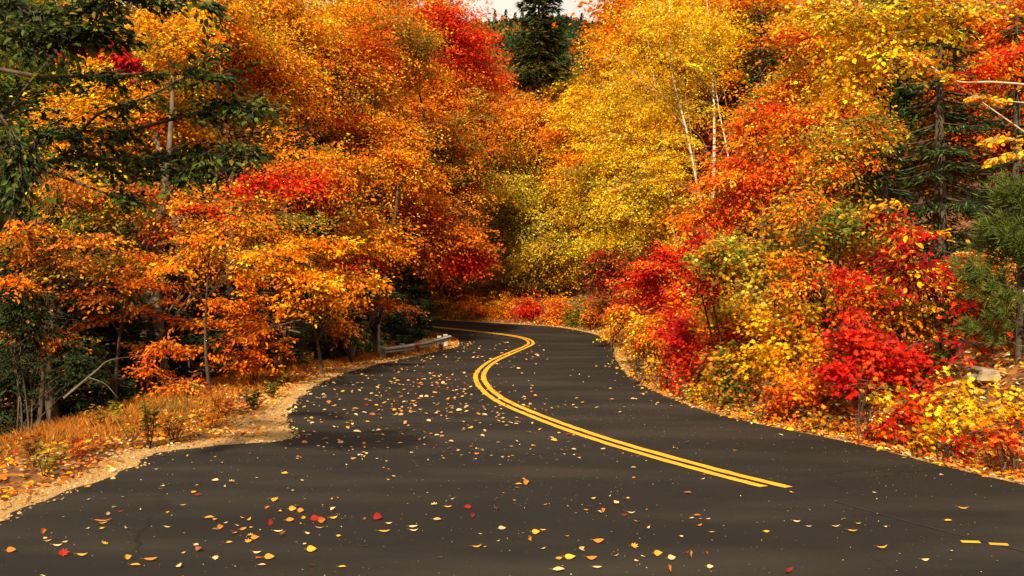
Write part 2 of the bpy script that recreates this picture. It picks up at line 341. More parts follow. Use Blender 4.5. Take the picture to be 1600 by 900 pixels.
# ground sheet
xs = np.unique(np.concatenate([np.arange(-16, 16.01, .25), np.geomspace(16, 420, 34), -np.geomspace(16, 420, 34)]))
ys = np.unique(np.concatenate([np.arange(-12, 60.01, .3), 60 + np.geomspace(.4, 560, 44), -12 - np.geomspace(.5, 150, 14)]))
X, Y = np.meshgrid(xs, ys); G = np.stack([X.ravel(), Y.ravel()], 1); Z = ground(G)
r_ = np.hypot(G[:, 0], G[:, 1]); farh = np.clip((G[:, 1] - 110) / 300, 0, 1)
Z = Z + farh ** 1.1 * (97 + 9 * np.sin(G[:, 0] * .021 + 2.2) + 4 * np.sin(G[:, 0] * .06)) 
acc = Acc(); nx, ny = len(xs), len(ys); i = np.arange(ny - 1)[:, None] * nx; j = np.arange(nx - 1)[None]
acc.add(np.column_stack([G, Z]), np.stack([i + j, i + j + 1, i + nx + j + 1, i + nx + j], -1).reshape(-1, 4))
GR = acc.obj("ground", M_SOIL, smooth=True); tag(GR, kind="structure")

# gravel shoulders, ragged on the outer side
def offset(poly, d):
    t = np.gradient(poly, axis=0); t = norm(t); n = np.stack([-t[:, 1], t[:, 0]], 1); return poly + n * d[:, None]
def shoulder(name, E, sgn, wid):
    A = offset(E, -sgn * np.full(len(E), .12)); B = offset(E, sgn * wid)
    acc = Acc(); n = len(E); nc = 4; s = np.linspace(0, 1, nc + 1)
    P = (A[:, None] * (1 - s)[None, :, None] + B[:, None] * s[None, :, None]).reshape(-1, 2)
    zz = np.maximum(ground(P), base_z(P[:, 1]) - .02) + .008; zz[inside(P)] = base_z(P[inside(P)][:, 1]) - .004
    i = np.arange(n - 1)[:, None] * (nc + 1); j = np.arange(nc)[None]
    acc.add(np.column_stack([P, zz]), np.stack([i + j, i + j + 1, i + nc + 2 + j, i + nc + 1 + j], -1).reshape(-1, 4))
    return tag(acc.obj(name, M_GRAVEL), kind="structure")
yl = LE[:, 1]
wl = .30 + .50 * np.exp(-((yl - 13.0) / 1.6) ** 2) + .12 * np.exp(-((yl - 18) / 4) ** 2) - .30 * np.clip((yl - 22) / 6, 0, 1) + .14 * rg.random(len(yl)); wl = np.convolve(np.pad(wl, 1, 'edge'), [.25, .5, .25], 'valid')
shoulder("gravel_shoulder", LE, 1, wl)
shoulder("gravel_shoulder", RE, -1, .22 + .12 * rg.random(len(RE)))

# painted double centre line
CL = np.array([(2.72, 8.25), (2.48, 8.7), (1.95, 9.74), (1.16, 11.58), (.46, 13.68), (-.20, 16.22), (-.60, 19.18), (-.72, 22.2), (-.50, 26.0), (.02, 30.0), (.52, 33.6), (.70, 35.6), (.58, 37.3), (.05, 38.7), (-1.0, 39.9), (-2.6, 41.2), (-5.2, 42.8), (-9, 44.3), (-16, 46.3), (-26, 48.6), (-40, 51)])
CL = catmull(CL, 14)
def paint(off, wd, i0=0):
    C = CL[i0:]; A = offset(C, np.full(len(C), off - wd / 2)); B = offset(C, np.full(len(C), off + wd / 2))
    A += rg.normal(0, .004, A.shape); B += rg.normal(0, .004, B.shape)
    o = strip_obj("centre_line", A, B, 1, M_YEL, .005); return tag(o, kind="structure")
paint(.086, .10, 17); paint(-.088, .105, 15)
for (a, b) in (((3.20, 6.86), (3.325, 6.835)), ((3.37, 6.80), (3.49, 6.765))):
    A = np.array([a, b]); tag(strip_obj("centre_line", offset(A, np.array([-.04, -.03])), offset(A, np.array([.02, .035])), 1, M_YEL, .005), kind="structure")
# joint between the two paving passes
M_SEAM = noisemat("asphalt_joint", (.016, .013, .011), (.03, .024, .02), 30)
S = catmull([(2.75, 8.2), (3.15, 7.3), (3.5, 6.6), (3.9, 5.6), (4.6, 3.5), (5.5, 0)], 8)
tag(strip_obj("paving_joint", offset(S, .006 + .006 * rg.random(len(S))), offset(S, -.006 - .006 * rg.random(len(S))), 1, M_SEAM, .004), kind="structure")

# ------------------------------------------------------------ tree builders
BARK = {'dark': M_BARK, 'grey': M_GREY, 'birch': M_BIRCH}
def px_blob(b):
    px, py, rx, ry, d = b[:5]; k = d / FPX; dep = b[5] if len(b) > 5 else max(rx * k * .8, ry * k * .7)
    return W(px, py, d), np.array([rx * k, dep, ry * k])

def broadleaf(name, label, cat, trunk, blobs, pal, tpl='quad', leaf=.11, cover=2.6, r0=.12, bark='dark', group=None, seed=0, boughs=(), lean=0, stems=1, limbs=22, twig=.3, **kw):
    rng = np.random.default_rng(seed or zlib.crc32(label.encode()))
    leaf = leaf * (.93 if trunk[1] > 17 else .95); cover *= .80 if trunk[1] > 24 else .9
    tx, d = trunk; x0, y0 = (tx - 800) / FPX * d, d; z0 = gz(x0, y0)
    B = [px_blob(b) for b in blobs]
    root = empty(name, (x0, y0, z0)); tag(root, label, cat, group)
    lv, wd = Acc(), Acc(); org = (x0, y0, z0)
    cen = crown(lv, rng, B, tpl, leaf, cover, pal, tw=(wd, twig, .006 + .0001 * d, 1 if bark == 'birch' else 0), **kw) if B else np.zeros((0, 3))
    # trunk or stems
    tops = []
    if B:
        top = max(B, key=lambda q: q[0][2] + q[1][2]); tc_, tr_ = top
        for s in range(stems):
            off = rng.normal(0, .35 * tr_[0], 2) * (stems > 1) ; tp = np.array([tc_[0] + off[0], tc_[1] + off[1] * .6, tc_[2] + tr_[2] * (.55 if stems == 1 else rng.uniform(.1, .6))])
            b0 = np.array([x0, y0, z0 - .25]) + (np.append(rng.normal(0, .12, 2), 0) if stems > 1 else 0)
            h = tp[2] - b0[2]
            ctrl = [b0, b0 + (tp - b0) * [.12, .12, .35] + [rng.normal(0, .03) * h, 0, 0], b0 + (tp - b0) * [.5, .5, .68] + [rng.normal(0, .03) * h, 0, 0], tp]
            C = catmull(ctrl, 6); rr = r0 * (1 - np.linspace(0, 1, len(C)) * .85); rr[0] *= 1.35
            if stems > 1: rr = rr * .5
            tube(wd, C, rr, 9 if r0 > .06 else 5); tops.append((C, rr))
        if len(cen):
            for q in cen[rng.choice(len(cen), min(limbs, len(cen)), replace=False)]:
                C, rr = tops[rng.integers(len(tops))]
                want = q[2] - .45 * np.linalg.norm(q[:2] - C[-1][:2]) - .3; i = int(np.clip(np.argmin(abs(C[:, 2] - want)), 2, len(C) - 2))
                s_ = C[i]; mid = (s_ + q) / 2 + [0, 0, .12 * np.linalg.norm(q - s_)] + rng.normal(0, .06, 3) * np.linalg.norm(q - s_)
                P = catmull([s_, mid, q], 5); tube(wd, P, np.linspace(rr[i] * .4, .005 + .00008 * d, len(P)), 5, mat=1 if bark == 'birch' else 0)
    for bo in boughs:                                  # explicit low boughs: pts (px,py,d), spray size, leaf count, palette
        pts = catmull([W(*q) for q in bo['pts']], 7); rad = np.linspace(bo.get('r', .03), bo.get('r', .03) * .2, len(pts)); tube(wd, pts, rad, 6, mat=bo.get('mat', 0))
        if bo.get('n', 0):
            bp = bo.get('pal', pal); sp = bo.get('s', .4); st = int(len(pts) * bo.get('from', .25)); idx = rng.integers(st, len(pts), bo['n'])
            tn = norm(np.gradient(pts, axis=0)); side = rng.choice([-1, 1], bo['n'])
            for i_, sd_ in zip(idx, side):
                u = norm(tn[i_] * .8 + sd_ * np.array([-tn[i_][1], tn[i_][0], 0]) * rng.uniform(.2, 1) + rng.normal(0, .3, 3) * [1, 1, bo.get('zs', .5)] + [0, 0, -.12]); s1 = sp * rng.uniform(.5, 1.3)
                e = pts[i_] + u * s1; v = norm(np.cross(u, [0, 0, 1.])); ww = np.cross(v, u)
                tube(wd, [pts[i_], (pts[i_] + e) / 2 + [0, 0, .02], e], [.005, .004, .002], 3)
                mm = bo.get('m', 16); a = rng.random(mm); b = rng.normal(0, .22, mm); z = rng.normal(0, .05, mm) - .12 * a * a
                P = pts[i_] + s1 * (a[:, None] * u + b[:, None] * v + z[:, None] * ww)
                c = np.tile(pick(rng, bp, 1), (mm, 1)); al = rng.random(mm) < .35; c[al] = pick(rng, bp, al.sum()); c = c * np.exp(rng.normal(0, .2, (mm, 1)))
                fw = u + v * np.sign(b)[:, None] + rng.normal(0, .4, (mm, 3)) + [0, 0, -.4]
                put_leaves(lv, bo.get('tpl', tpl), P, fw, np.array([0, -.3, 1.]) + rng.normal(0, .5, (mm, 3)), bo.get('leaf', leaf) * rng.uniform(.65, 1.25, mm), np.clip(c, .002, .9))
    woody = 'trunk' if cat == 'tree' else 'stem'
    wd.obj(woody, [BARK[bark], M_LIMB], root, True, org)
    if lv.n: lv.obj('crown' if cat == 'tree' else 'foliage', M_LEAF, root, False, org)
    return root

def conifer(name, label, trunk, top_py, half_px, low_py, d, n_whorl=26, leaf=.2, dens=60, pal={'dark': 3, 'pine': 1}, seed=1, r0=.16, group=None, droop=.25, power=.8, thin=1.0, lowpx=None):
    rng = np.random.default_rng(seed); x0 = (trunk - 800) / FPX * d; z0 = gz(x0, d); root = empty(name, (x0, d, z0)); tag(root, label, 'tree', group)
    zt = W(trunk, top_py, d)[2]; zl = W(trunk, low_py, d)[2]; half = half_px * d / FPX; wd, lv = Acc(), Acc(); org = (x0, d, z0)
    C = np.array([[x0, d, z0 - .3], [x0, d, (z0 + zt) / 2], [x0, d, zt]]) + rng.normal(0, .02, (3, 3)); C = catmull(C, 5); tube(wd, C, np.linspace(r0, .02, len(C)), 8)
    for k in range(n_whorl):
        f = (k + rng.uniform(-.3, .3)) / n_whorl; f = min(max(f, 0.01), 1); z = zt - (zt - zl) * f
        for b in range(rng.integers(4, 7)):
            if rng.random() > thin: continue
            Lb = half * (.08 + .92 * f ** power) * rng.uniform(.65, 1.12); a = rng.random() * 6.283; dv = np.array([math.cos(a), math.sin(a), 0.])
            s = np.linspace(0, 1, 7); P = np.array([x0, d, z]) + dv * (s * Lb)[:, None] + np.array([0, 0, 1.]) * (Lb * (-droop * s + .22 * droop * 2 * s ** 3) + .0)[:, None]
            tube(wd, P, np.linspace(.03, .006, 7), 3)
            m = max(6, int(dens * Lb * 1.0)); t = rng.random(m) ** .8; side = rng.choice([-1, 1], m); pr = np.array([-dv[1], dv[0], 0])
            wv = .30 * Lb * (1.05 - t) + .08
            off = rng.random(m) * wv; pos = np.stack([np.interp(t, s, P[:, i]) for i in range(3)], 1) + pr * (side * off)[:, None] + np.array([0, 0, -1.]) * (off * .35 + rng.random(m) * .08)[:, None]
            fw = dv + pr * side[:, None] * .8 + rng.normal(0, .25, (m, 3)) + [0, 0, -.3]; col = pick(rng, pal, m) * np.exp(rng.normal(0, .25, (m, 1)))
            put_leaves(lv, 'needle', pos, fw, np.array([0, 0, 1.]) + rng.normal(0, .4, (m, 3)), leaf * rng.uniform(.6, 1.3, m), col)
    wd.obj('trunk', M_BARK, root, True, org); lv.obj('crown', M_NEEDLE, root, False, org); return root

# ------------------------------------------------------------ forest behind: shared, distinct colours by object
rng0 = np.random.default_rng(11)
def proto(H, Wd, seed, tpl='quad', leaf=.17, cover=3.0):
    rng = np.random.default_rng(seed); lv, wd = Acc(), Acc()
    B = [(np.array([0, 0, H * .62]), np.array([Wd, Wd, H * .36])), (np.array([Wd * .4, 0, H * .4]), np.array([Wd * .7, Wd * .7, H * .22])), (np.array([-Wd * .45, 0, H * .42]), np.array([Wd * .65, Wd * .7, H * .24]))]
    PAL['one'] = (1., 1., 1.); PAL['two'] = (.75, .8, .9)
    crown(lv, rng, B, tpl, leaf, cover, {'one': 3, 'two': 1}, jit=.28, turn=False, tw=(wd, .1, .015), back=1)
    C = catmull([[0, 0, -.5], [.1, 0, H * .4], [-.1, .1, H * .9]], 6); tube(wd, C, np.linspace(.2, .04, len(C)), 8)
    for k in range(12):
        a = rng.random() * 6.28; z = rng.uniform(.25, .8) * H; e = np.array([math.cos(a) * Wd * .8, math.sin(a) * Wd * .8, z + H * .12]); P = catmull([[0, 0, z], e * [.5, .5, 0] + [0, 0, z + H * .08], e], 4); tube(wd, P, np.linspace(.07, .015, len(P)), 5)
    return wd.mesh('trunk', M_BARK, True), lv.mesh('crown', M_LEAF)
PROTO = [proto(13, 3.2, 5), proto(11, 3.4, 6), proto(15, 3.0, 7)]
def forest_tree(x, y, s, col, label, group, k):
    if s < 0: s = (CAMH - (-s - 1000 - HOR) / FPX * y - gz(x, y)) / (13, 11, 15)[k] / 1.0
    r = empty("forest_tree", (x, y, gz(x, y) if y < 100 else gz(x, y) + max(0, (y - 110) / 300) ** 1.1 * 97)); tag(r, label, 'tree', group); r.rotation_euler[2] = rng0.random() * 6.28; r.scale = (s, s, s * rng0.uniform(.9, 1.12))
    for nm, me in zip(('trunk', 'crown'), PROTO[k]):
        o = bpy.data.objects.new(nm, me); COL.objects.link(o); o.parent = r
        if nm == 'crown': o.color = (*col, 1)
G_BACK = {'deep left': [], }
def sc(c, f): return tuple(min(1, q * f) for q in PAL[c])
back = []
for (px, d, s, c, g) in [
    # behind the left wall: shade in the gaps is put into darker leaf hues
    (-60, 30, -930, 'olive', 0), (40, 34, -930, 'rust', 0), (130, 30, -930, 'green', 0), (210, 37, -930, 'rust', 0), (290, 33, -930, 'brown', 0), (350, 40, -930, 'olive', 0), (430, 38, -930, 'olive', 0), (500, 43, -930, 'rust', 0), (560, 50, -930, 'rust', 0), (-10, 44, -930, 'orange', 0), (90, 48, -930, 'olive', 0), (240, 52, -930, 'brown', 0), (420, 56, -930, 'orange', 0), (600, 58, -930, 'olive', 0), (660, 62, -930, 'rust', 0), (540, 64, -930, 'brown', 0), (320, 66, -930, 'gold', 0), (160, 64, -930, 'orange', 0), (0, 62, -930, 'rust', 0),
    # beyond the bend
    (705, 58, -1080, 'orange', 1), (770, 60, -1110, 'rust', 1), (625, 70, -970, 'orange', 1), (725, 75, -1085, 'deep', 1), (800, 66, -1120, 'olive', 1), (850, 60, -1125, 'gold', 1), (1040, 68, -990, 'yellow', 1), (1055, 62, -780, 'gold', 1), (1085, 72, -780, 'yellow', 1), (830, 74, -1120, 'gold', 1), (775, 95, -1065, 'rust', 1), (815, 100, -1085, 'orange', 1), (855, 98, -1080, 'olive', 1), 
    # up the right bank
    (1060, 54, -780, 'gold', 2), (1130, 50, -780, 'orange', 2), (1200, 46, -930, 'olive', 2), (1270, 44, -930, 'gold', 2), (1330, 40, -930, 'green', 2), (1400, 36, -930, 'olive', 2), (1470, 34, -930, 'green', 2), (1540, 32, -930, 'rust', 2), (1620, 30, -930, 'deep', 2), (1160, 62, -930, 'gold', 2), (1300, 56, -930, 'orange', 2), (1440, 50, -930, 'olive', 2), (1580, 44, -930, 'gold', 2), (1700, 40, -930, 'rust', 2)]:
    back.append((px, d, s, c, g))
seen = {}
for px, d, s, c, g in sorted(back, key=lambda q: (q[4], q[3], q[0])):
    x = (px - 800) / FPX * d; n_ = seen[(g, c)] = seen.get((g, c), -1) + 1; tot = sum(1 for q in back if q[4] == g and q[3] == c)
    lb, gp = [("tree deep in the woods behind the left maples", "trees deep in the left woods"), ("tree on the slope beyond the road bend", "trees on the slope beyond the bend"), ("tree high on the slope behind the right bank", "trees high on the right slope")][g]
    w_ = {'olive': 'olive green', 'rust': 'rust brown', 'green': 'dark green', 'orange': 'orange', 'brown': 'dull brown', 'gold': 'golden', 'deep': 'deep orange', 'yellow': 'yellow'}[c]
    od = '' if tot == 1 else ', ' + ['first', 'second', 'third', 'fourth', 'fifth', 'sixth', 'seventh', 'eighth', 'ninth', 'tenth'][n_] + ' from the left'
    forest_tree(x, d, s, sc(c, 1.0), w_ + ' ' + lb + od, gp, int(rng0.integers(3)))
# far hill crest with small dark conifers, seen through the gap in the crowns
def far_conifer_mesh():
    rng = np.random.default_rng(2); wd, lv = Acc(), Acc(); H = 8.0
    tube(wd, [[0, 0, -1], [0, 0, H * .5], [0, 0, H]], [.16, .1, .02], 6)
    for k in range(16):
        f = (k + 1) / 16; z = H - (H - .6) * f
        for b in range(6):
            a = rng.random() * 6.28; dv = np.array([math.cos(a), math.sin(a), -.25]); n = 9; t = rng.random(n); Lb = 1.7 * f * rng.uniform(.7, 1.1)
            put_leaves(lv, 'quad', np.array([0, 0, z]) + dv * (t * Lb)[:, None], dv + rng.normal(0, .4, (n, 3)), np.array([0, 0, 1.]) + rng.normal(0, .4, (n, 3)), .5 * rng.uniform(.6, 1.2, n), np.array([(.05, .075, .06)]) * rng.uniform(.6, 1.3, (n, 1)))
    return wd.mesh('trunk', M_BARK, True), lv.mesh('crown', M_NEEDLE)
FC = far_conifer_mesh()
for k in range(34):
    d = 345 + 14 * (k % 4) + rng0.uniform(-4, 4); px = 735 + 5.2 * k + rng0.uniform(-4, 4); x = (px - 800) / FPX * d
    z = gz(x, d) + ((d - 110) / 300) ** 1.1 * (97 + 9 * math.sin(x * .021 + 2.2) + 4 * math.sin(x * .06)) - .4
    r = empty("conifer_tree", (x, d, z)); s_ = rng0.uniform(.6, 1.25); r.scale = (s_, s_, s_); r.rotation_euler[2] = rng0.random() * 6
    tag(r, "tiny dark conifer on the crest of the distant hill under the white sky", "tree", "conifers on the distant hill")
    for nm, me in zip(('trunk', 'crown'), FC):
        o = bpy.data.objects.new(nm, me); COL.objects.link(o); o.parent = r

rngh = np.random.default_rng(8); n_ = 38000; dd_ = rngh.uniform(112, 415, n_); xx_ = (rngh.uniform(600, 1020, n_) - 800) / FPX * dd_
Ph = np.column_stack([xx_, dd_]); zh = ground(Ph) + np.clip((dd_ - 110) / 300, 0, 1) ** 1.1 * (97 + 9 * np.sin(xx_ * .021 + 2.2) + 4 * np.sin(xx_ * .06)) + 5.5 * rngh.random(n_) * np.clip(1.15 - (dd_ - 360) / 60, .15, 1)
ah = Acc(); ch = pick(rngh, {'dark': 8, 'green': 2, 'rust': 1.2, 'olive': .6}, n_, wfield(np.column_stack([Ph, zh]), 14, 2) * .6 + .4 * rngh.random(n_)) * np.exp(rngh.normal(0, .25, (n_, 1)))
put_leaves(ah, 'quad', np.column_stack([Ph, zh]), rngh.normal(0, 1, (n_, 3)), rngh.normal(0, .6, (n_, 3)) + [0, -.5, 1], 1.5 * rngh.uniform(.6, 1.3, n_), ch)
tag(ah.obj("distant_wood", M_LEAF), "dark wood covering the distant hillside seen through the gap", "wood", kind="stuff")
T = 'tree'; BL = broadleaf
# ------------------------------------------------------------ beyond the bend
conifer("spruce_tree", "tall dark spruce rising into the white sky gap above the road bend", 842, -70, 54, 130, 57, n_whorl=30, leaf=.42, dens=62, pal={'dark': 3, 'green': 1, 'brown': .6}, seed=4, r0=.3, droop=.12, thin=.8, power=.6)
BL("maple_tree", "maple with a scarlet crown top just left of the tall spruce", T, (705, 50), [(690, 80, 100, 105, 46), (755, 115, 45, 50, 47), (655, 200, 80, 70, 45)], {'scarlet': 2.4, 'deep': 3, 'orange': 3, 'olive': 1}, leaf=.15, cover=2.6)
BL("maple_tree", "brownish olive maple below the scarlet crown, left of the bend", T, (690, 46), [(700, 270, 110, 95, 42), (745, 190, 60, 70, 44)], {'olive': 3, 'rust': 2, 'orange': 2, 'green': 1, 'deep': 1.6}, leaf=.13)
BL("maple_tree", "rust orange maple hanging low over the guardrail", T, (640, 39), [(665, 360, 110, 80, 37), (600, 300, 70, 60, 36), (735, 400, 45, 45, 38)], {'deep': 4, 'rust': 3, 'orange': 3, 'olive': .6}, leaf=.12)
BL("birch_tree", "pale green and yellow leaved birch standing left of the golden birches at the bend", T, (800, 53), [(795, 330, 55, 110, 50), (770, 250, 35, 70, 51)], {'lime': 4, 'olive': 1.4, 'yellow': 1.5, 'gold': 1.5}, leaf=.12, bark='birch')
BL("maple_tree", "light orange maple directly below the dark spruce", T, (820, 58), [(835, 190, 48, 68, 54), (800, 195, 40, 55, 54.5)], {'peach': 3, 'orange': 2, 'gold': 3}, leaf=.15)
BL("birch_tree", "golden birch whose round crown meets the right side of the sky gap", T, (925, 54), [(958, 80, 60, 100, 52), (908, 155, 32, 50, 53), (905, 240, 75, 90, 50)], {'yellow': 4, 'gold': 4, 'orange': 1.2, 'peach': 1}, leaf=.14, bark='birch', r0=.16)
BL("birch_tree", "yellow green birch hanging over the outside of the road bend", T, (890, 49), [(890, 360, 85, 75, 46), (940, 300, 75, 80, 45)], {'yellow': 2, 'gold': 3, 'lime': 3, 'olive': 2}, leaf=.125, bark='birch')
BL("maple_sapling", "dull olive and gold sapling on the outer bank of the bend", 'sapling', (860, 48), [(850, 415, 60, 45, 47), (800, 430, 45, 35, 48)], {'gold': 2, 'rust': 1, 'olive': 3}, leaf=.11, cover=1.8, r0=.06)
BL("maple_sapling", "rust and olive sapling above the orange shrubs left of the bend", 'sapling', (720, 50), [(740, 445, 60, 40, 48), (690, 450, 40, 40, 49)], {'olive': 2, 'rust': 2, 'deep': 1, 'green': 1}, leaf=.11, cover=2, r0=.06)
k = 0
for px, py, rx, ry, d, pl, lb in [
    (660, 478, 28, 18, 47.3, {'olive': 2, 'orange': 1}, "olive shrub at the far left end of the outer road edge"),
    (705, 478, 30, 20, 46.4, {'orange': 2, 'olive': 1.5, 'rust': 1}, "dull orange shrub on the far verge left of the bend"),
    (745, 478, 28, 24, 45.9, {'deep': 2, 'orange': 2, 'scarlet': 1}, "bright reddish orange shrub on the far verge"),
    (785, 480, 30, 24, 45.2, {'gold': 2, 'orange': 2, 'rust': 1}, "golden shrub in the middle of the far verge"),
    (825, 482, 26, 28, 44.2, {'scarlet': 2, 'red': 2, 'orange': 1}, "red shrub in the middle of the far verge"),
    (868, 486, 30, 28, 43.0, {'orange': 3, 'deep': 2, 'tan': 1}, "orange shrub at the apex of the outer bend"),
    (905, 492, 26, 26, 42.0, {'olive': 2, 'green': 1, 'orange': 1}, "green and orange shrub right of the outer bend apex"),
    (940, 480, 32, 36, 41, {'orange': 3, 'rust': 2, 'deep': 1}, "tall rusty orange shrub right of the outer bend apex"),
    (965, 520, 24, 26, 36, {'gold': 3, 'orange': 2, 'lime': 1}, "small golden shrub touching the right road edge where the road narrows")]:
    BL("shrub", lb, 'shrub', (px, d), [(px, py, rx, ry, d, 1.0)], pl, leaf=.10, cover=2.6, r0=.05, stems=3, limbs=8)
# ------------------------------------------------------------ left wall of forest
BL("maple_tree", "tall orange maple with a rounded crown at the centre of the left woods", T, (540, 36), [(520, 110, 120, 120, 33), (600, 60, 80, 90, 36), (575, 200, 100, 80, 33)], {'orange': 5, 'gold': 2.6, 'deep': 2.6, 'olive': 2, 'rust': 1, 'scarlet': .5, 'green': .7}, leaf=.115)
BL("maple_tree", "orange yellow maple in the upper left woods with a few olive boughs", T, (355, 27), [(340, 60, 120, 90, 26), (430, 130, 90, 80, 27), (400, 20, 90, 60, 28)], {'gold': 4, 'yellow': 1, 'orange': 5, 'peach': 1.4, 'olive': 2.2, 'deep': 1, 'green': 1}, leaf=.10)
BL("maple_tree", "amber maple behind the dark green beech boughs", T, (200, 24), [(215, 90, 100, 90, 22), (150, 210, 110, 80, 22), (260, 190, 90, 60, 22)], {'gold': 5, 'yellow': 1.5, 'orange': 4, 'olive': 1.8}, leaf=.095)
BL("maple_tree", "orange maple with a large scarlet patch halfway up", T, (480, 25), [(430, 270, 110, 60, 22.5), (520, 270, 90, 70, 25), (400, 350, 120, 50, 21.5)], {'orange': 6, 'gold': 2.6, 'deep': 1.6, 'olive': 1.6, 'rust': .8, 'green': .6}, leaf=.095, cover=1.7, limbs=20)
BL("maple_tree", "orange maple with a small red bough above the guardrail verge", T, (590, 30), [(590, 370, 75, 65, 27), (540, 400, 75, 60, 25), (620, 250, 60, 60, 31)], {'orange': 5, 'deep': 2.6, 'gold': 2, 'olive': 1.4, 'rust': 1, 'green': .6}, leaf=.105, cover=1.8)
BL("maple_tree", "dim orange maple in the shade of the lower left woods", T, (255, 20), [(240, 330, 130, 60, 19), (110, 300, 100, 60, 18.5), (320, 400, 100, 40, 19)], {'orange': 4, 'rust': 2.4, 'gold': 1.6, 'olive': 2, 'green': 1}, leaf=.09, cover=1.2, bark='grey', limbs=22)
BL("maple_tree", "brown barked maple with sparse yellow leaves near the left edge", T, (90, 17), [(80, 400, 110, 50, 16.5), (180, 420, 80, 40, 17)], {'olive': 2, 'rust': 2, 'orange': 2, 'green': 2}, leaf=.085, cover=1.1, limbs=20)
for i, (px, d, top) in enumerate([(262, 19.5, 100), (243, 21, 60), (345, 23, 40), (452, 27, 60), (530, 34, 60), (625, 37, 120)]):
    BL("maple_tree", ["slim grey trunk rising among the dim orange leaves, the lighter of the close pair", "second slim trunk of the close pair, half hidden behind the first", "thin straight trunk in the dark gap of the left woods",
        "brown trunk beside the dark gap under the orange maple", "dark trunk behind the lowest orange boughs near the guardrail", "dark trunk behind the guardrail"][i], T, (px, d),
        [(px + 10, top - 20, 70, 60, d + 1)], {'orange': 2, 'gold': 2, 'olive': 1}, leaf=.10, cover=2, bark='grey' if i < 2 else 'dark', r0=.13, limbs=12)
# dark evergreens that fill the lower left interior
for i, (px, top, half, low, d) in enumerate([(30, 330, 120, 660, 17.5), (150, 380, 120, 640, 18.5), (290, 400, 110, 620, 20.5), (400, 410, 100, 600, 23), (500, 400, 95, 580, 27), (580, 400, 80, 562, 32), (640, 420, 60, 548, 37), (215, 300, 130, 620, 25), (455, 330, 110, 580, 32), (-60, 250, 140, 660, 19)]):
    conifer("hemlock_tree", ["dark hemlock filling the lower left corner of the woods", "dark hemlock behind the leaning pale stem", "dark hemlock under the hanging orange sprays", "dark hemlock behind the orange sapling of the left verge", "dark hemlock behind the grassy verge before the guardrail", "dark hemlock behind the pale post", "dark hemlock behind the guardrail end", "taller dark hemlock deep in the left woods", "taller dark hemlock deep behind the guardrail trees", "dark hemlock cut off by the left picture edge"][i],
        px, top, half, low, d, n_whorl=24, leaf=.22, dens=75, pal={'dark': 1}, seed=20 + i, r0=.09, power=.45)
BL("understorey_shrub", "dark green bush with pale leaf flecks at the left picture edge", 'shrub', (40, 15.5), [(40, 500, 70, 90, 15.5), (130, 560, 60, 50, 15.5)], {'dark': 9, 'green': .8, 'rust': .8, 'pale': .12}, leaf=.08, cover=1.1, tpl='oval', r0=.04, stems=4)
BL("maple_sapling", "green sapling with a few yellow leaves at the right of the dark gap", 'sapling', (530, 26), [(500, 500, 60, 30, 25.5), (455, 470, 40, 40, 24)], {'green': 2, 'olive': 3, 'lime': 1}, leaf=.09, cover=1.0, r0=.04)
# orange saplings and hanging boughs in front of the dark interior
sap = {'orange': 5, 'deep': 3, 'gold': 1, 'rust': 2}
BL("maple_sapling", "orange sapling with long layered boughs reaching across the dark left interior", 'sapling', (455, 19.6), [(450, 480, 30, 30, 18.9, .5), (430, 540, 30, 24, 19, .5)], sap, tpl='oval', leaf=.095, cover=1.0, r0=.045, boughs=[
    dict(pts=[(470, 520, 18.8), (400, 505, 18.6), (300, 500, 18.2), (215, 480, 17.9)], n=46, s=.5, r=.022), dict(pts=[(470, 500, 18.8), (390, 520, 18.2), (300, 545, 17.8), (220, 540, 17.5)], n=44, s=.5, r=.02),
    dict(pts=[(200, 480, 18.1), (150, 500, 17.8), (80, 515, 17.4), (20, 520, 17.2)], n=30, s=.34, r=.015), dict(pts=[(440, 520, 18.6), (400, 470, 18.4), (380, 440, 18.4)], n=22, s=.33, r=.014), dict(pts=[(300, 500, 18.2), (260, 470, 18.0), (180, 495, 18.0), (120, 480, 17.9)], n=26, s=.3, r=.012)])
BL("maple_sapling", "small upright orange sapling where the grass verge meets the dark woods", 'sapling', (392, 19), [(385, 500, 44, 50, 19, .8), (395, 565, 48, 26, 18.6, .7), (340, 470, 30, 20, 18.6, .5)], {'orange': 4, 'deep': 4, 'rust': 2, 'scarlet': .6}, tpl='oval', leaf=.08, cover=1.5, r0=.03, stems=3)
BL("maple_sapling", "low orange sapling at the edge of the grass left of the upright one", 'sapling', (245, 16.8), [(235, 575, 32, 22, 16.6, .5), (265, 540, 30, 18, 16.6, .5), (290, 600, 40, 14, 16.2, .4)], {'orange': 3, 'deep': 3, 'scarlet': .6, 'rust': 1}, tpl='oval', leaf=.075, cover=1.3, r0=.02, stems=2)
BL("maple_sapling", "drooping amber sapling left of the guardrail", 'sapling', (505, 21.5), [(470, 420, 70, 45, 20, 1.0), (540, 440, 60, 40, 22, 1.0), (500, 480, 35, 18, 21, .6)], {'gold': 2, 'orange': 5, 'deep': 2, 'olive': 1.4}, tpl='oval', leaf=.09, cover=1.25, r0=.05)
BL("maple_sapling", "small rust red sapling standing in the shade beside the pale post", 'sapling', (548, 25), [(535, 505, 30, 34, 25, .7), (600, 470, 35, 14, 27, .5), (640, 482, 30, 10, 28, .5)], {'deep': 3, 'rust': 3, 'orange': 2}, tpl='oval', leaf=.09, cover=1.4, r0=.03)
BL("maple_sapling", "amber sapling with tiers of flat boughs at mid height in the left woods", 'sapling', (330, 17), [(330, 375, 60, 22, 16.6, .8), (400, 400, 60, 20, 16.6, .8), (270, 420, 50, 14, 16.4, .7)], {'gold': 2, 'orange': 5, 'deep': 1.5}, tpl='oval', leaf=.085, cover=1.1, r0=.04, limbs=18)
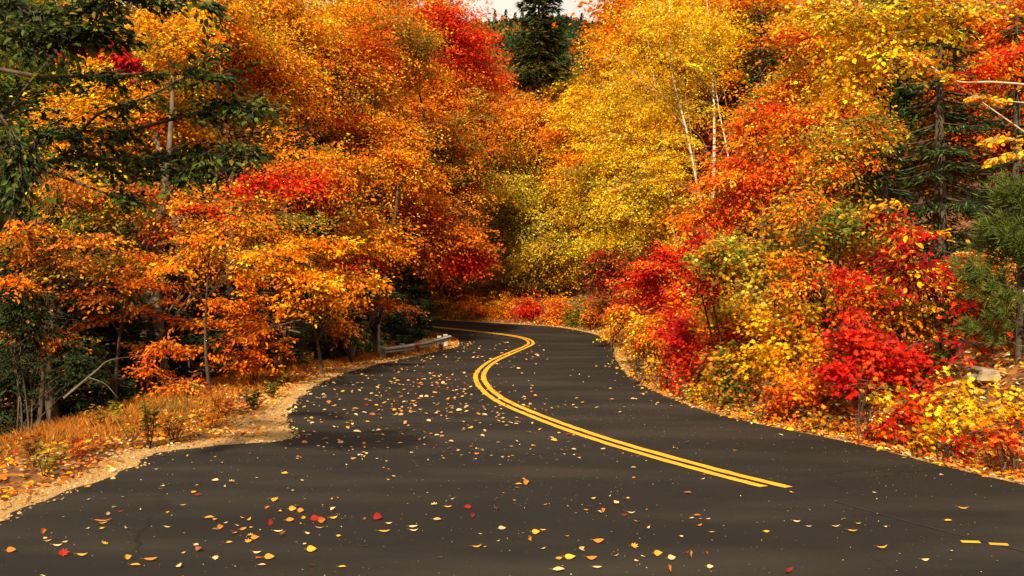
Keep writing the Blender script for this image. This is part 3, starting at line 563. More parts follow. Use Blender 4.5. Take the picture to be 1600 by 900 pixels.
BL("leaning_sapling", "bare pale stem leaning in the dark under the left woods", 'branch', (110, 13.6), [], {'olive': 1}, bark='grey', boughs=[dict(pts=[(100, 622, 13.2), (150, 580, 13.5), (175, 562, 13.8), (240, 555, 14.4)], r=.018), dict(pts=[(140, 590, 13.4), (165, 600, 13.4), (185, 622, 13.3)], r=.01)])
BL("maple_sapling", "amber sapling with wide flat boughs close to the left picture edge", 'sapling', (60, 16.6), [(40, 360, 70, 26, 15.6, .8), (120, 300, 70, 26, 15.8, .8), (30, 440, 60, 20, 15.4, .7), (150, 380, 60, 20, 15.8, .7), (70, 250, 60, 24, 16, .7)], {'orange': 4, 'gold': 1.4, 'deep': 2.4, 'rust': 2.4, 'olive': 1.6, 'green': 1}, tpl='oval', leaf=.08, cover=1.1, r0=.05, limbs=24)
BL("maple_sapling", "rust orange sapling with thin flat boughs low over the dark left interior", 'sapling', (180, 17.4), [(170, 460, 70, 16, 16.6, .7), (90, 530, 60, 14, 16, .6), (250, 445, 60, 16, 16.8, .7), (215, 400, 50, 16, 16.8, .6)], {'orange': 3, 'rust': 3, 'deep': 3, 'crimson': .6}, tpl='oval', leaf=.08, cover=1.0, r0=.04, limbs=20)
BL("maple_sapling", "orange sapling with drooping flat boughs between the scarlet bough and the dark gap", 'sapling', (420, 20.5), [(440, 390, 60, 18, 19.8, .8), (380, 430, 50, 16, 19.6, .7), (480, 440, 60, 18, 20, .8), (520, 380, 50, 20, 21, .8)], {'orange': 5, 'gold': 3, 'deep': 2, 'olive': 1}, tpl='oval', leaf=.095, cover=1.5, r0=.04, limbs=20)
# near beech on the left edge with dark green boughs overhead
bg_ = {'green': 4, 'dark': 6, 'olive': .8}
BL("beech_tree", "leaning dark trunk at the left edge with long dark green boughs overhead", T, (-120, 8.6), [(0, 60, 60, 45, 8.4, .8), (-20, 160, 50, 70, 8.6, .8), (-70, 20, 70, 90, 9, 1.2)], bg_, tpl='oval', leaf=.066, cover=1.4, r0=.01, limbs=8, twig=.6, turn=False, seed=77, boughs=[
    dict(pts=[(-120, 545, 8.7), (-60, 430, 8.6), (10, 315, 8.5), (70, 255, 8.4)], r=.17), dict(pts=[(60, 262, 8.4), (110, 245, 8.3), (200, 250, 8.1), (300, 240, 7.9), (390, 235, 7.7)], n=72, zs=1.3, s=0.31, r=.03, m=16, **{'from': .1}),
    dict(pts=[(40, 270, 8.4), (60, 215, 8.3), (110, 205, 8.2), (200, 205, 8.0)], n=56, zs=1.3, s=0.33, r=.025, **{'from': .1}), dict(pts=[(60, 262, 8.4), (160, 300, 8.3), (200, 310, 8.2)], n=12, zs=1.3, s=0.26, r=.018, **{'from': .5}),
    dict(pts=[(200, 205, 8.0), (290, 180, 7.8), (350, 165, 7.7), (410, 172, 7.6)], n=36, zs=1.3, s=0.26, r=.016), dict(pts=[(-40, 100, 8), (60, 118, 7.9), (130, 118, 7.8), (220, 115, 7.7), (340, 118, 7.5)], n=35, zs=1.3, s=0.22, r=.02),
    dict(pts=[(-40, -10, 7.4), (60, 20, 7.2), (130, 10, 7.0), (190, -10, 6.9)], n=72, zs=1.3, s=0.34, r=.03, leaf=.07, **{'from': .1}), dict(pts=[(-30, 30, 7.2), (40, 50, 7.1), (90, 55, 7.0), (150, 45, 6.9)], n=64, zs=1.3, s=0.31, r=.02, leaf=.07, **{'from': .05}),
    dict(pts=[(180, -40, 7.4), (240, 0, 7.3), (300, -2, 7.2), (330, 8, 7.2)], n=19, zs=1.3, s=0.18, r=.012), dict(pts=[(0, 180, 8), (30, 230, 7.9), (20, 300, 7.8)], n=40, zs=1.3, s=0.36, r=.014, **{'from': .1}),
    dict(pts=[(290, 240, 7.9), (300, 262, 7.85), (280, 275, 7.8)], n=11, zs=1.3, s=0.21, r=.008), dict(pts=[(100, 245, 8.2), (150, 180, 8.1), (230, 150, 8.0), (300, 110, 7.9), (330, 70, 7.8)], n=24, zs=1.3, s=0.21, r=.014)])
BL("maple_sapling", "red leaved maple bough crossing the dark beech leaves in the top left corner", 'branch', (-140, 9.4), [], {'crimson': 3, 'red': 3, 'scarlet': 1}, tpl='oval', leaf=.08, boughs=[
    dict(pts=[(-140, 560, 9.4), (-60, 300, 9.3), (60, 110, 9.2), (150, 62, 9.1), (205, 95, 9.0)], n=50, s=.2, r=.02, **{'from': .62}), dict(pts=[(60, 110, 9.2), (100, 70, 9.2), (130, 72, 9.2)], n=14, s=.15, r=.01, pal={'deep': 2, 'scarlet': 2})])
# ------------------------------------------------------------ right side
wb = {'yellow': 5, 'gold': 4, 'lime': 1.6, 'orange': .8}
BL("birch_tree", "tall yellow birch with its white trunk showing in gaps at the centre right", T, (1100, 42), [(1020, 90, 110, 120, 43), (1000, 230, 100, 100, 42), (1100, 60, 90, 90, 45)], wb, leaf=.115, cover=2.2, bark='birch', r0=.12, limbs=30)
BL("birch_tree", "yellow green birch leaning left behind the red saplings", T, (1010, 40), [(1010, 320, 90, 70, 38), (960, 380, 60, 45, 38)], {'yellow': 3, 'gold': 2, 'lime': 3, 'olive': 2}, leaf=.11, bark='birch', r0=.10)
for i, (p, r) in enumerate([([(1118, 420, 33), (1092, 300, 33), (1072, 200, 33), (1052, 120, 33), (1046, 40, 33), (1052, -60, 33)], .062), ([(1150, 420, 35), (1140, 260, 35), (1122, 160, 35), (1112, 60, 35), (1098, -60, 35)], .05), ([(1060, 420, 36), (1035, 230, 36), (1028, 160, 36), (1012, 60, 36)], .042)]):
    q = p[0]; dd = q[2]; x0 = (q[0] - 800) / FPX * dd; gy = HOR + (CAMH - gz(x0, dd)) / dd * FPX
    BL("birch_tree", ["white birch trunk with dark knots rising through the thin yellow leaves", "second white birch trunk, right of the knotted one", "thin white birch trunk leaning left of the knotted one"][i], T, (q[0] + 6, dd), [(p[-2][0], p[-2][1], 60, 60, dd - .8, 1.2), (p[2][0] - 12, p[2][1] + 18, 34, 26, dd - 1.4, .8), (p[1][0] + 8, p[1][1] + 40, 46, 50, dd - 1.4, .8), (p[0][0], p[0][1] - 10, 40, 60, dd - 1.4, .8), (p[3][0] + 4, p[3][1] - 20, 26, 22, dd - 1.2, .6)], wb, leaf=.10, cover=.9, bark='birch', r0=.01, limbs=0, boughs=[
        dict(pts=[(q[0] + 6, gy + 8, dd)] + p, r=r), dict(pts=[p[2], (p[2][0] - 45, p[2][1] - 60, dd - .4), (p[2][0] - 70, p[2][1] - 75, dd - .6)], n=12, s=.5, r=.03, m=18, mat=1), dict(pts=[p[1], (p[1][0] + 45, p[1][1] - 80, dd - .4), (p[1][0] + 70, p[1][1] - 130, dd - .6)], n=12, s=.5, r=.03, m=18, mat=1),
        dict(pts=[p[3], (p[3][0] + 18, p[3][1] - 60, dd - .3), (p[3][0] + 26, p[3][1] - 130, dd - .3)], n=8, s=.5, r=.025, m=18, mat=1), dict(pts=[p[1], (p[1][0] - 70, p[1][1] - 20, dd - .6), (p[1][0] - 130, p[1][1] - 5, dd - .8)], n=16, s=.5, r=.02, m=18, mat=1)])
conifer("spruce_tree", "narrow dark spruce tip between the birches and the orange maples", 1190, 15, 42, 190, 36, n_whorl=20, leaf=.26, dens=40, seed=51, r0=.12)
BL("maple_tree", "yellow orange maple at the top right behind the leafy birch bough", T, (1300, 28), [(1290, 60, 90, 80, 25), (1230, 150, 70, 60, 26), (1330, 170, 70, 50, 24)], {'gold': 4, 'orange': 4, 'lime': 2, 'deep': 1}, leaf=.095, cover=2.2)
BL("maple_tree", "vermilion maple with thin dark upright stems in front of the birches", T, (1215, 23), [(1190, 270, 90, 60, 22), (1120, 330, 70, 50, 22.5), (1250, 220, 80, 70, 22), (1180, 190, 50, 40, 23)], {'orange': 4, 'deep': 3, 'scarlet': 1.6, 'gold': 1.4, 'olive': 1.4}, tpl='oval', leaf=.10, cover=1.9, stems=3, r0=.09, limbs=26)
BL("maple_tree", "half turned maple with green and orange leaves on thin forked stems", T, (1290, 18), [(1300, 260, 70, 80, 17.5), (1340, 210, 60, 60, 18), (1230, 330, 60, 40, 17.5)], {'orange': 3, 'olive': 3, 'lime': 2, 'deep': 2, 'green': 1.4}, tpl='oval', leaf=.085, cover=1.4, stems=4, r0=.08, limbs=30)
BL("maple_tree", "still green maple leaning out over the shrubs of the right bank", T, (1290, 15.2), [(1210, 400, 110, 60, 14.4, 1.0), (1300, 365, 70, 60, 14.4, .8), (1125, 400, 50, 50, 14.8, .8), (1320, 440, 60, 40, 13.9, .6)], {'green': 4, 'olive': 3, 'lime': 2, 'orange': 1.6, 'gold': 1, 'deep': .6}, tpl='maple', leaf=.08, cover=1.9, stems=3, r0=.07, limbs=26, turn=False)
conifer("spruce_tree", "large dark spruce in shade on the right behind the white birch branch", 1470, -40, 150, 500, 19, n_whorl=30, leaf=.17, dens=95, pal={'dark': 4, 'green': 1, 'pine': 1}, seed=61, r0=.16, droop=.3)
conifer("spruce_tree", "second dark spruce behind the right bank, nearer the picture edge", 1590, 20, 120, 470, 20, n_whorl=26, leaf=.18, dens=70, seed=62, r0=.14)
conifer("spruce_tree", "small dark spruce behind the green leaning maple", 1385, 180, 75, 520, 18.5, n_whorl=20, leaf=.16, dens=70, seed=63, r0=.10)
BL("birch_tree", "white birch branch with hanging round yellow leaves in the upper right", T, (1780, 12.5), [(1380, 50, 110, 60, 12.4, .9), (1500, 20, 110, 45, 12.2, .8), (1300, 20, 70, 50, 13, .8), (1340, 115, 70, 35, 13, .7)], {'yellow': 4, 'gold': 4, 'lime': 2, 'orange': 1.5, 'olive': 1}, tpl='round', leaf=.07, cover=1.5, bark='birch', r0=.02, limbs=0, twig=.5, turn=False, boughs=[
    dict(pts=[(1740, 190, 12.5), (1640, 140, 12.3), (1560, 128, 12), (1500, 127, 11.9), (1460, 108, 11.8), (1425, 88, 11.8)], r=.02, n=22, s=.22, m=9, **{'from': .6}), dict(pts=[(1465, 110, 11.8), (1448, 96, 11.8), (1438, 92, 11.7)], r=.012, n=5, s=.2, m=8),
    dict(pts=[(1720, 150, 12), (1620, 160, 11.8), (1560, 155, 11.7), (1530, 150, 11.6)], r=.01, n=18, s=.16, m=8, **{'from': .45}), dict(pts=[(1720, 220, 12), (1620, 225, 11.8), (1570, 215, 11.7), (1535, 222, 11.6)], r=.01, n=20, s=.16, m=8, **{'from': .45}),
    dict(pts=[(1720, 250, 12), (1620, 245, 11.8), (1580, 240, 11.7), (1550, 250, 11.6)], r=.01, n=14, s=.16, m=8, **{'from': .45})])
BL("maple_tree", "scarlet maple crown at the top right picture edge", T, (1720, 15), [(1590, 90, 70, 50, 14, .9), (1560, 110, 40, 25, 13.6, .5)], {'scarlet': 3, 'red': 2, 'orange': 2, 'gold': 1}, tpl='oval', leaf=.08, cover=1.8, turn=False)
BL("maple_sapling", "slender sapling with crimson and amber leaves in front of the big spruce", 'sapling', (1455, 13), [(1430, 370, 60, 45, 12.8, .6), (1410, 430, 60, 40, 12.8, .6), (1380, 330, 35, 26, 13, .5), (1480, 430, 40, 40, 12.6, .5)], {'red': 2.4, 'crimson': 1.6, 'gold': 2.2, 'orange': 2, 'olive': 1.5}, tpl='oval', leaf=.09, cover=1.15, stems=3, r0=.04, limbs=20)
# young white pine at the right edge
def pine():
    rng = np.random.default_rng(9); d = 11.2; px = 1590; x0 = (px - 800) / FPX * d; z0 = gz(x0, d); org = (x0, d, z0); root = empty("pine_tree", org); tag(root, "young green pine with soft long needles at the right picture edge", 'tree')
    wd, lv = Acc(), Acc(); zt = W(px, 300, d)[2]
    tube(wd, catmull([[x0, d, z0 - .2], [x0 + .03, d, (z0 + zt) / 2], [x0, d, zt]], 5), np.linspace(.05, .012, 11), 7)
    for k in range(64):
        f = rng.random(); z = zt - f * (zt - z0 - .15); Lb = (.14 + .62 * f ** .7) * rng.uniform(.7, 1.1); a = rng.random() * 6.28; dv = np.array([math.cos(a), math.sin(a), .35]); dv /= np.linalg.norm(dv)
        P = np.array([x0, d, z]) + dv * np.linspace(0, Lb, 4)[:, None]; tube(wd, P, [.012, .009, .006, .004], 4)
        for q in range(int(6 + Lb * 16)):
            tq = rng.uniform(.3, 1.05); c = np.array([x0, d, z]) + dv * Lb * tq + rng.normal(0, .07, 3); n = 26
            fw = dv * .9 + rng.normal(0, .55, (n, 3)) + [0, 0, .1]
            put_leaves(lv, 'fine', np.tile(c, (n, 1)), fw, rng.normal(0, 1, (n, 3)), .13 * rng.uniform(.7, 1.2, n), np.array([PAL['pine']]) * np.array([1.5, 1.15, .55]) * rng.uniform(.6, 1.5, (n, 1)))
    wd.obj('trunk', M_BARK, root, True, org); lv.obj('crown', M_NEEDLE, root, False, org)
pine()
# saplings and shrubs that crowd the right bank
for nm, lb, px, d, bl, pl, tp, lf, cv in [
    ("maple_sapling", "scarlet sapling with drooping boughs where the right bank rises beside the bend", 1045, 26, [(1045, 420, 55, 60, 25.5, 1.2), (1000, 450, 40, 40, 26, 1.0)], {'scarlet': 3, 'red': 3, 'orange': 2, 'gold': .8}, 'oval', .10, 2.0),
    ("maple_sapling", "dark crimson and brown sapling left of the scarlet drooping one", 965, 31, [(950, 430, 45, 50, 31, 1.2), (985, 480, 35, 35, 29, 1.0)], {'crimson': 2, 'rust': 2, 'dark': 2, 'red': 1.5, 'olive': 1}, 'oval', .10, 1.8),
    ("maple_sapling", "tall airy scarlet and orange sapling filling the bank between the scarlet one and the birches", 1095, 21.5, [(1085, 470, 40, 60, 21, .8), (1060, 510, 36, 46, 20.5, .7)], {'scarlet': 4, 'red': 3, 'orange': 2, 'deep': 2}, 'oval', .085, 2.2),
    ("maple_sapling", "golden sapling with olive shade leaves behind the lime shrub", 1150, 19.5, [(1145, 500, 50, 60, 19, .8), (1165, 560, 40, 40, 18, .7)], {'gold': 3, 'olive': 2.4, 'orange': 2, 'lime': 1}, 'oval', .085, 2.2),
    ("maple_sapling", "scarlet and orange sapling reaching from the bank into the green maple", 1180, 16.5, [(1175, 520, 44, 40, 16.2, .6), (1130, 540, 36, 46, 16.2, .6)], {'scarlet': 3, 'red': 2, 'orange': 3, 'deep': 2}, 'oval', .08, 2.0),
    ("maple_sapling", "olive and orange sapling standing right behind the bright golden shrub", 1290, 15.8, [(1290, 500, 50, 50, 15.4, .6), (1330, 470, 40, 40, 15.4, .5)], {'olive': 3, 'orange': 3, 'gold': 2, 'green': 1.5}, 'oval', .08, 2.0),
    ("maple_sapling", "tall red tipped sapling between the green maple and the amber one", 1370, 15.0, [(1370, 420, 46, 60, 14.6, .6), (1330, 380, 40, 40, 15, .6)], {'deep': 2, 'orange': 3, 'olive': 2, 'red': 1.2}, 'oval', .08, 1.8),
    ("shrub", "lime and orange shrub at the road edge midway to the narrow part", 1085, 15.8, [(1080, 612, 40, 24, 15.7, .4)], {'orange': 2, 'lime': 2, 'gold': 2, 'scarlet': 1}, 'oval', .075, 2.3),
    ("shrub", "orange red shrub at the road edge between the golden mound and the lime one", 1035, 17.8, [(1035, 585, 30, 30, 17.6, .4)], {'scarlet': 4, 'red': 2, 'orange': 3}, 'oval', .08, 2.3),
    ("shrub", "wide orange shrub above the golden mound", 1010, 22.5, [(1010, 530, 46, 36, 22, .8), (985, 500, 34, 34, 24, .8)], {'orange': 3, 'gold': 3, 'scarlet': 1.5, 'olive': 1}, 'oval', .09, 2.3),
    ("maple_sapling", "crimson and orange sapling on the slope behind the dark green bush", 1480, 13.8, [(1475, 500, 46, 40, 13.6, .6), (1530, 440, 40, 40, 13.4, .6)], {'red': 2, 'orange': 2, 'gold': 2, 'olive': 1}, 'oval', .08, 1.5),
    ("maple_sapling", "slim orange sapling with upright dark stems in front of the green maple", 1235, 13.8, [(1235, 430, 40, 66, 13.4, .4), (1260, 330, 30, 50, 13.4, .4)], {'orange': 4, 'deep': 2, 'gold': 2, 'olive': 2}, 'oval', .07, .9),
    ("maple_sapling", "bright red sapling leaning left in front of the lime shrub", 1130, 15.8, [(1115, 430, 40, 60, 15.2, .5), (1090, 370, 36, 40, 15.2, .5)], {'scarlet': 3, 'red': 3, 'orange': 2}, 'oval', .08, 1.2),
    ("maple_sapling", "slim red sapling with sparse leaves in front of the amber one", 1335, 13.0, [(1330, 470, 34, 50, 12.8, .4), (1300, 420, 30, 30, 12.8, .4)], {'red': 3, 'scarlet': 2, 'deep': 2}, 'oval', .07, .9),
    ("shrub", "small orange and lime shrub on the bank below the scarlet sapling", 1015, 21.5, [(1015, 520, 40, 42, 21, .8)], {'orange': 3, 'gold': 2, 'lime': 2, 'scarlet': 1}, 'oval', .09, 2.2),
    ("shrub", "golden mounded shrub at the narrowest right edge of the road", 995, 19.5, [(998, 573, 26, 28, 19.2, .5)], {'gold': 4, 'yellow': 2, 'orange': 2, 'tan': 1}, 'oval', .08, 2.2),
    ("shrub", "red and orange shrub midway along the right bank", 1075, 18, [(1070, 545, 42, 55, 17.5, .8), (1050, 600, 30, 22, 16.8, .4)], {'scarlet': 4, 'red': 4, 'deep': 2, 'orange': 1.6}, 'maple', 0.080, 2.2),
    ("shrub", "pale lime and yellow shrub between the red shrub and the leaning green maple", 1120, 17, [(1120, 480, 42, 60, 16.6, .8)], {'lime': 3, 'gold': 3, 'olive': 2, 'orange': 1.5}, 'maple', 0.080, 1.9),
    ("shrub", "olive green shrub at the base of the bank with orange tips", 1150, 15.5, [(1150, 575, 50, 50, 15, .7), (1115, 625, 36, 18, 14.6, .4)], {'olive': 3, 'green': 2.4, 'orange': 3, 'lime': 1}, 'maple', 0.076, 2.1),
    ("shrub", "bright golden shrub, the tallest yellow one in front of the green maple", 1240, 14.5, [(1235, 515, 52, 55, 14, .7), (1200, 560, 40, 40, 14, .6)], {'gold': 4, 'yellow': 3, 'orange': 2.5}, 'maple', 0.080, 2.3),
    ("shrub", "dense orange shrub spreading below the bright golden one", 1210, 13.6, [(1210, 620, 60, 40, 13.2, .7), (1265, 600, 50, 50, 13.2, .7)], {'orange': 4, 'deep': 3, 'gold': 1.4, 'scarlet': 1}, 'maple', 0.072, 2.3),
    ("shrub", "brown orange shrub with green sprigs at the road edge below the red shrub", 1285, 12.6, [(1280, 660, 50, 24, 12.4, .45), (1190, 655, 30, 16, 13.3, .4)], {'orange': 2, 'olive': 2, 'deep': 2, 'gold': 1}, 'maple', 0.064, 2.0),
    ("shrub", "large brilliant red shrub in the middle of the right bank", 1360, 12.8, [(1345, 530, 62, 65, 12.4, .7), (1400, 570, 50, 50, 12.4, .6), (1310, 580, 40, 40, 12.2, .5)], {'red': 6, 'scarlet': 4, 'crimson': 1}, 'maple', 0.080, 2.5),
    ("shrub", "small khaki yellow shrub standing in front of the brilliant red shrub", 1355, 11.5, [(1352, 615, 28, 36, 11.3, .35)], {'lime': 2, 'gold': 2, 'olive': 1.2}, 'maple', 0.076, 2.0),
    ("shrub", "deep red shrub low on the bank below the dark bush", 1380, 11.4, [(1375, 665, 55, 30, 11.2, .5), (1430, 620, 40, 32, 11.4, .5)], {'red': 3, 'scarlet': 2, 'deep': 2, 'gold': .8}, 'maple', 0.072, 2.2),
    ("shrub", "dark green bush in shade between the red shrub and the leafy slope", 1465, 12.6, [(1465, 560, 42, 46, 12.5, .6), (1500, 500, 40, 40, 13, .6)], {'dark': 4, 'green': 3, 'olive': .8}, 'oval', .08, 2.2),
    ("maple_sapling", "amber sapling above the large brilliant red shrub", 1405, 13.6, [(1400, 475, 60, 40, 13.4, .6), (1350, 460, 40, 26, 13.4, .5)], {'gold': 3, 'orange': 3, 'olive': 1.6, 'deep': 1}, 'oval', .085, 1.8),
    ("maple_sapling", "small red sapling at the foot of the young pine", 1530, 11.8, [(1520, 470, 26, 26, 11.7, .4), (1545, 500, 22, 18, 11.6, .3), (1495, 530, 20, 20, 11.6, .3)], {'red': 3, 'scarlet': 3}, 'oval', .085, 1.4),
    ("shrub", "yellow shrub crowding the road edge below the leafy slope", 1470, 10.6, [(1465, 655, 52, 30, 10.4, .5), (1500, 620, 30, 24, 10.6, .4)], {'yellow': 4, 'gold': 4, 'orange': 1, 'lime': .8}, 'maple', 0.076, 2.3),
    ("shrub", "small red shrub at the road edge under the yellow one", 1478, 10.0, [(1478, 692, 34, 18, 9.9, .3)], {'red': 4, 'scarlet': 3}, 'maple', 0.072, 2.2),
    ("shrub", "orange and red shrub at the road edge nearest the right picture edge", 1560, 9.5, [(1555, 690, 50, 30, 9.5, .45)], {'scarlet': 2.4, 'orange': 2.5, 'red': 2, 'olive': 1}, 'maple', 0.072, 2.1),
    ("shrub", "yellow shrub on the slope at the right picture edge", 1600, 10.2, [(1595, 635, 50, 30, 10.2, .5)], {'yellow': 3, 'gold': 3, 'deep': 2, 'tan': 1}, 'maple', 0.072, 2.0),
    ("shrub", "mixed yellow and green shrub at the road edge between the red shrubs", 1430, 10.6, [(1425, 688, 34, 18, 10.5, .35)], {'lime': 2, 'gold': 3, 'deep': 2}, 'maple', 0.068, 2.0)]:
    BL(nm, lb, 'sapling' if 'sap' in nm else 'shrub', (px, d), bl, pl, tpl=tp, leaf=lf, cover=cv, r0=.05 if 'sap' in nm else .03, stems=3 if nm == 'shrub' else 2, limbs=14, turn=False, flat=.2, shell=.3, spray=.17 + .006 * d, m=24, clump=.5)
# ------------------------------------------------------------ roadside: grass, litter, weeds
def scatter(n, xr, yr, rng): return np.column_stack([rng.uniform(*xr, n), rng.uniform(*yr, n)])
def side(P):
    dl, dr = seg_dist(P, LEs), seg_dist(P, REs); ins = inside(P); return dl, dr, ins
wl2 = wl[::2]
def near_w(P):
    """width of the gravel at the nearest point of the left edge"""
    D = ((P[:, None] - LEs[None]) ** 2).sum(-1); return wl2[np.argmin(D, 1)]
rng = np.random.default_rng(42)
def flat_leaves(P, z, size, pal, tpl, acc, rng, tilt=.35):
    n = len(P); a = rng.random(n) * 6.283; fw = np.stack([np.cos(a), np.sin(a), rng.normal(0, tilt * .5, n)], 1)
    up = np.array([0, 0, 1.]) + rng.normal(0, tilt, (n, 3)); c = pick(rng, pal, n) * np.exp(rng.normal(0, .28, (n, 1)))
    put_leaves(acc, tpl, np.column_stack([P, z]), fw, up, size * rng.uniform(.6, 1.3, n), np.clip(c, .004, .9))
LIT = {'gold': 3, 'tan': 4, 'orange': 3, 'rust': 3, 'brown': 2, 'deep': 1.4, 'pale': 1.5, 'red': .5}
# left verge litter
P = scatter(170000, (-16, 2), (3, 48), rng); dl, dr, ins = side(P); w_ = near_w(P)
band = np.exp(-((dl - w_ - .15) / .75) ** 2); pr = np.where(dl < w_ * .8, .05 + .25 * (dl / w_ > .45), .30 + 1.1 * band) * np.clip(1.6 - dl / 9, .1, 1)
keep = ~ins & (dl < dr) & (rng.random(len(P)) < pr * np.clip(26 / (P[:, 1] + 6), .25, 1)); P = P[keep]
acc = Acc(); flat_leaves(P, ground(P) + .03, .072, LIT, 'oval', acc, rng, .5)
tag(acc.obj("leaf_litter", M_DRY), "drift of fallen brown and orange leaves along the left gravel shoulder", "leaf litter", kind="stuff")
# right bank litter
P = scatter(190000, (-8, 22), (5, 62), rng); dl, dr, ins = side(P)
keep = ~ins & (dr < dl) & (dr < 11) & (rng.random(len(P)) < np.clip(22 / (P[:, 1] + 5), .22, 1) * np.where(dr < .6, 1, .75)); P = P[keep]
acc = Acc(); flat_leaves(P, ground(P) + .03, .085, {'gold': 4, 'tan': 4, 'orange': 3, 'pale': 2, 'rust': 2, 'deep': 1, 'yellow': 2}, 'oval', acc, rng, .5)
tag(acc.obj("leaf_litter", M_DRY), "golden fallen leaves covering the right bank and its road edge", "leaf litter", kind="stuff")
P = scatter(70000, (2.5, 13), (6, 22), rng); dl, dr, ins = side(P); P = P[~ins & (dr < dl) & (dr < 7) & (rng.random(len(P)) < .8)]
acc = Acc(); flat_leaves(P, ground(P) + .02 + .03 * rng.random(len(P)), .075, {'gold': 3, 'tan': 5, 'orange': 3, 'pale': 2, 'rust': 3, 'deep': 1.5, 'brown': 1.5}, 'oval', acc, rng, .6)
tag(acc.obj("leaf_litter", M_DRY), "thick drift of tan and golden leaves on the slope around the pale rock", "leaf litter", kind="stuff")
# forest floor litter further in
P = scatter(26000, (-30, 30), (14, 75), rng); dl, dr, ins = side(P); P = P[~ins & (np.minimum(dl, dr) > 3)]
acc = Acc(); flat_leaves(P, ground(P) + .04, .17, {'rust': 3, 'brown': 4, 'orange': 2, 'deep': 1}, 'quad', acc, rng, .5)
tag(acc.obj("forest_floor_litter", M_DRY), "brown fallen leaves on the shaded forest floor between the trunks", "leaf litter", kind="stuff")
# grass on the left verge
def grass(name, label, P, hgt, pal, wid=.012):
    n = len(P); z = ground(P); a = rng.random(n) * 6.283; s = np.stack([np.cos(a), np.sin(a), 0 * a], 1); ln = rng.normal(0, .35, (n, 3)) * [1, 1, 0]; h = hgt * rng.uniform(.45, 1.25, n)
    b = np.column_stack([P, z - .02]); wd_ = (wid * (1 + P[:, 1] / 22))[:, None]
    v = np.stack([b - s * wd_ * .5, b + s * wd_ * .5, b + (ln * .45 + [0, 0, .62]) * h[:, None] + s * wd_ * .35, b + (ln * 1.1 + [0, 0, 1.]) * h[:, None], b + (ln * .45 + [0, 0, .62]) * h[:, None] - s * wd_ * .35], 1)
    c = pick(rng, pal, n, wfield(np.column_stack([P, 0 * z]), .9, 1) * .6 + .4 * rng.random(n)) * np.exp(rng.normal(0, .22, (n, 1)))
    acc = Acc(); acc.add(v, np.arange(n * 5).reshape(n, 5), np.clip(c, .004, .9)); tag(acc.obj(name, M_GRASS), label, "grass", kind="stuff")
PAL.update({'straw': (.42, .20, .035), 'amber': (.38, .14, .018), 'sedge': (.20, .15, .025)})
P = scatter(330000, (-16, 1), (6, 46), rng); dl, dr, ins = side(P); w_ = near_w(P); q = (dl - w_)
pat = .5 + .5 * np.sin(P[:, 0] * 2.1 + P[:, 1]) * np.sin(P[:, 1] * 1.7)
pr = np.clip((q - .10 - .45 * pat - .5 * np.clip((12 - P[:, 1]) / 4, 0, 1)) / .7, 0, 1) * np.clip(4.6 - q, 0, 1); keep = ~ins & (dl < dr) & (rng.random(len(P)) < pr * np.clip(20 / P[:, 1], .3, 1)); P = P[keep]
grass("verge_grass", "amber and rust dry grass on the left verge between the gravel and the woods", P, .155, {'sedge': 2.4, 'amber': 4, 'straw': .7, 'rust': 2.2, 'olive': .7}, wid=.009)
P = scatter(40000, (-8, 9), (8, 50), rng); dl, dr, ins = side(P); keep = ~ins & (dr < dl) & (dr > .25) & (dr < 1.1) & (rng.random(len(P)) < .35); P = P[keep]
grass("verge_grass", "golden green grass tufts under the shrubs along the right road edge", P, .17, {'sedge': 2, 'straw': 3, 'lime': 1})
P = scatter(60000, (-6.5, 0), (5, 34), rng); dl, dr, ins = side(P); w_ = near_w(P); keep = (dl < np.where(ins, .10, w_ + .1)) & (dl < dr) & (rng.random(len(P)) < np.where(ins, .45, .9)); P = P[keep]; n = len(P)
acc = Acc(); z = np.where(ins[keep], base_z(P[:, 1]) + .004, np.maximum(ground(P), base_z(P[:, 1]) - .02) + .01); a = rng.random(n) * 6.28
put_leaves(acc, 'stone', np.column_stack([P, z]), np.stack([np.cos(a), np.sin(a), 0 * a], 1), np.array([0, 0, 1.]) + rng.normal(0, .2, (n, 3)), rng.gamma(2.2, .011, n).clip(.008, .09), np.clip(np.array([(.46, .28, .11)]) * rng.uniform(.45, 1.4, (n, 1)), 0, .8))
tag(acc.obj("gravel_stones", M_DRY), "loose tan gravel stones along the left edge of the asphalt", "gravel", kind="stuff")
# weeds of the verge, each its own plant
def weed(x, y, h, pal, label, n=26, leaf=.055, kind="weed_plant", seed=0, spread=.16, group=None, tpl='oval'):
    r = np.random.default_rng(seed); z = gz(x, y); root = empty(kind, (x, y, z)); tag(root, label, "plant", group); lv, wd = Acc(), Acc()
    for s_ in range(r.integers(5, 9)):
        tp = np.array([x, y, z]) + np.array([r.normal(0, spread), r.normal(0, spread), h * r.uniform(.7, 1.1)]); C = catmull([[x, y, z - .03], [(x + tp[0]) / 2 + r.normal(0, .02), (y + tp[1]) / 2, z + h * .5], tp], 5)
        tube(wd, C, np.linspace(.006, .003, len(C)), 5); i = r.integers(3, len(C), n); a = r.random(n) * 6.28; fw = np.stack([np.cos(a), np.sin(a), r.normal(.1, .3, n)], 1)
        put_leaves(lv, tpl, C[i] + fw * .01, fw, np.array([0, 0, 1.]) + r.normal(0, .4, (n, 3)), leaf * r.uniform(.6, 1.4, n), np.clip(pick(r, pal, n) * np.exp(r.normal(0, .2, (n, 1))), .004, .9))
    wd.obj('stem', M_BARK, root, True, (x, y, z)); lv.obj('foliage', M_LEAF, root, False, (x, y, z))
def gp(px, py):
    """point of the flat verge seen at a pixel"""
    d = CAMH * FPX / (py - HOR); return (px - 800) / FPX * d, d
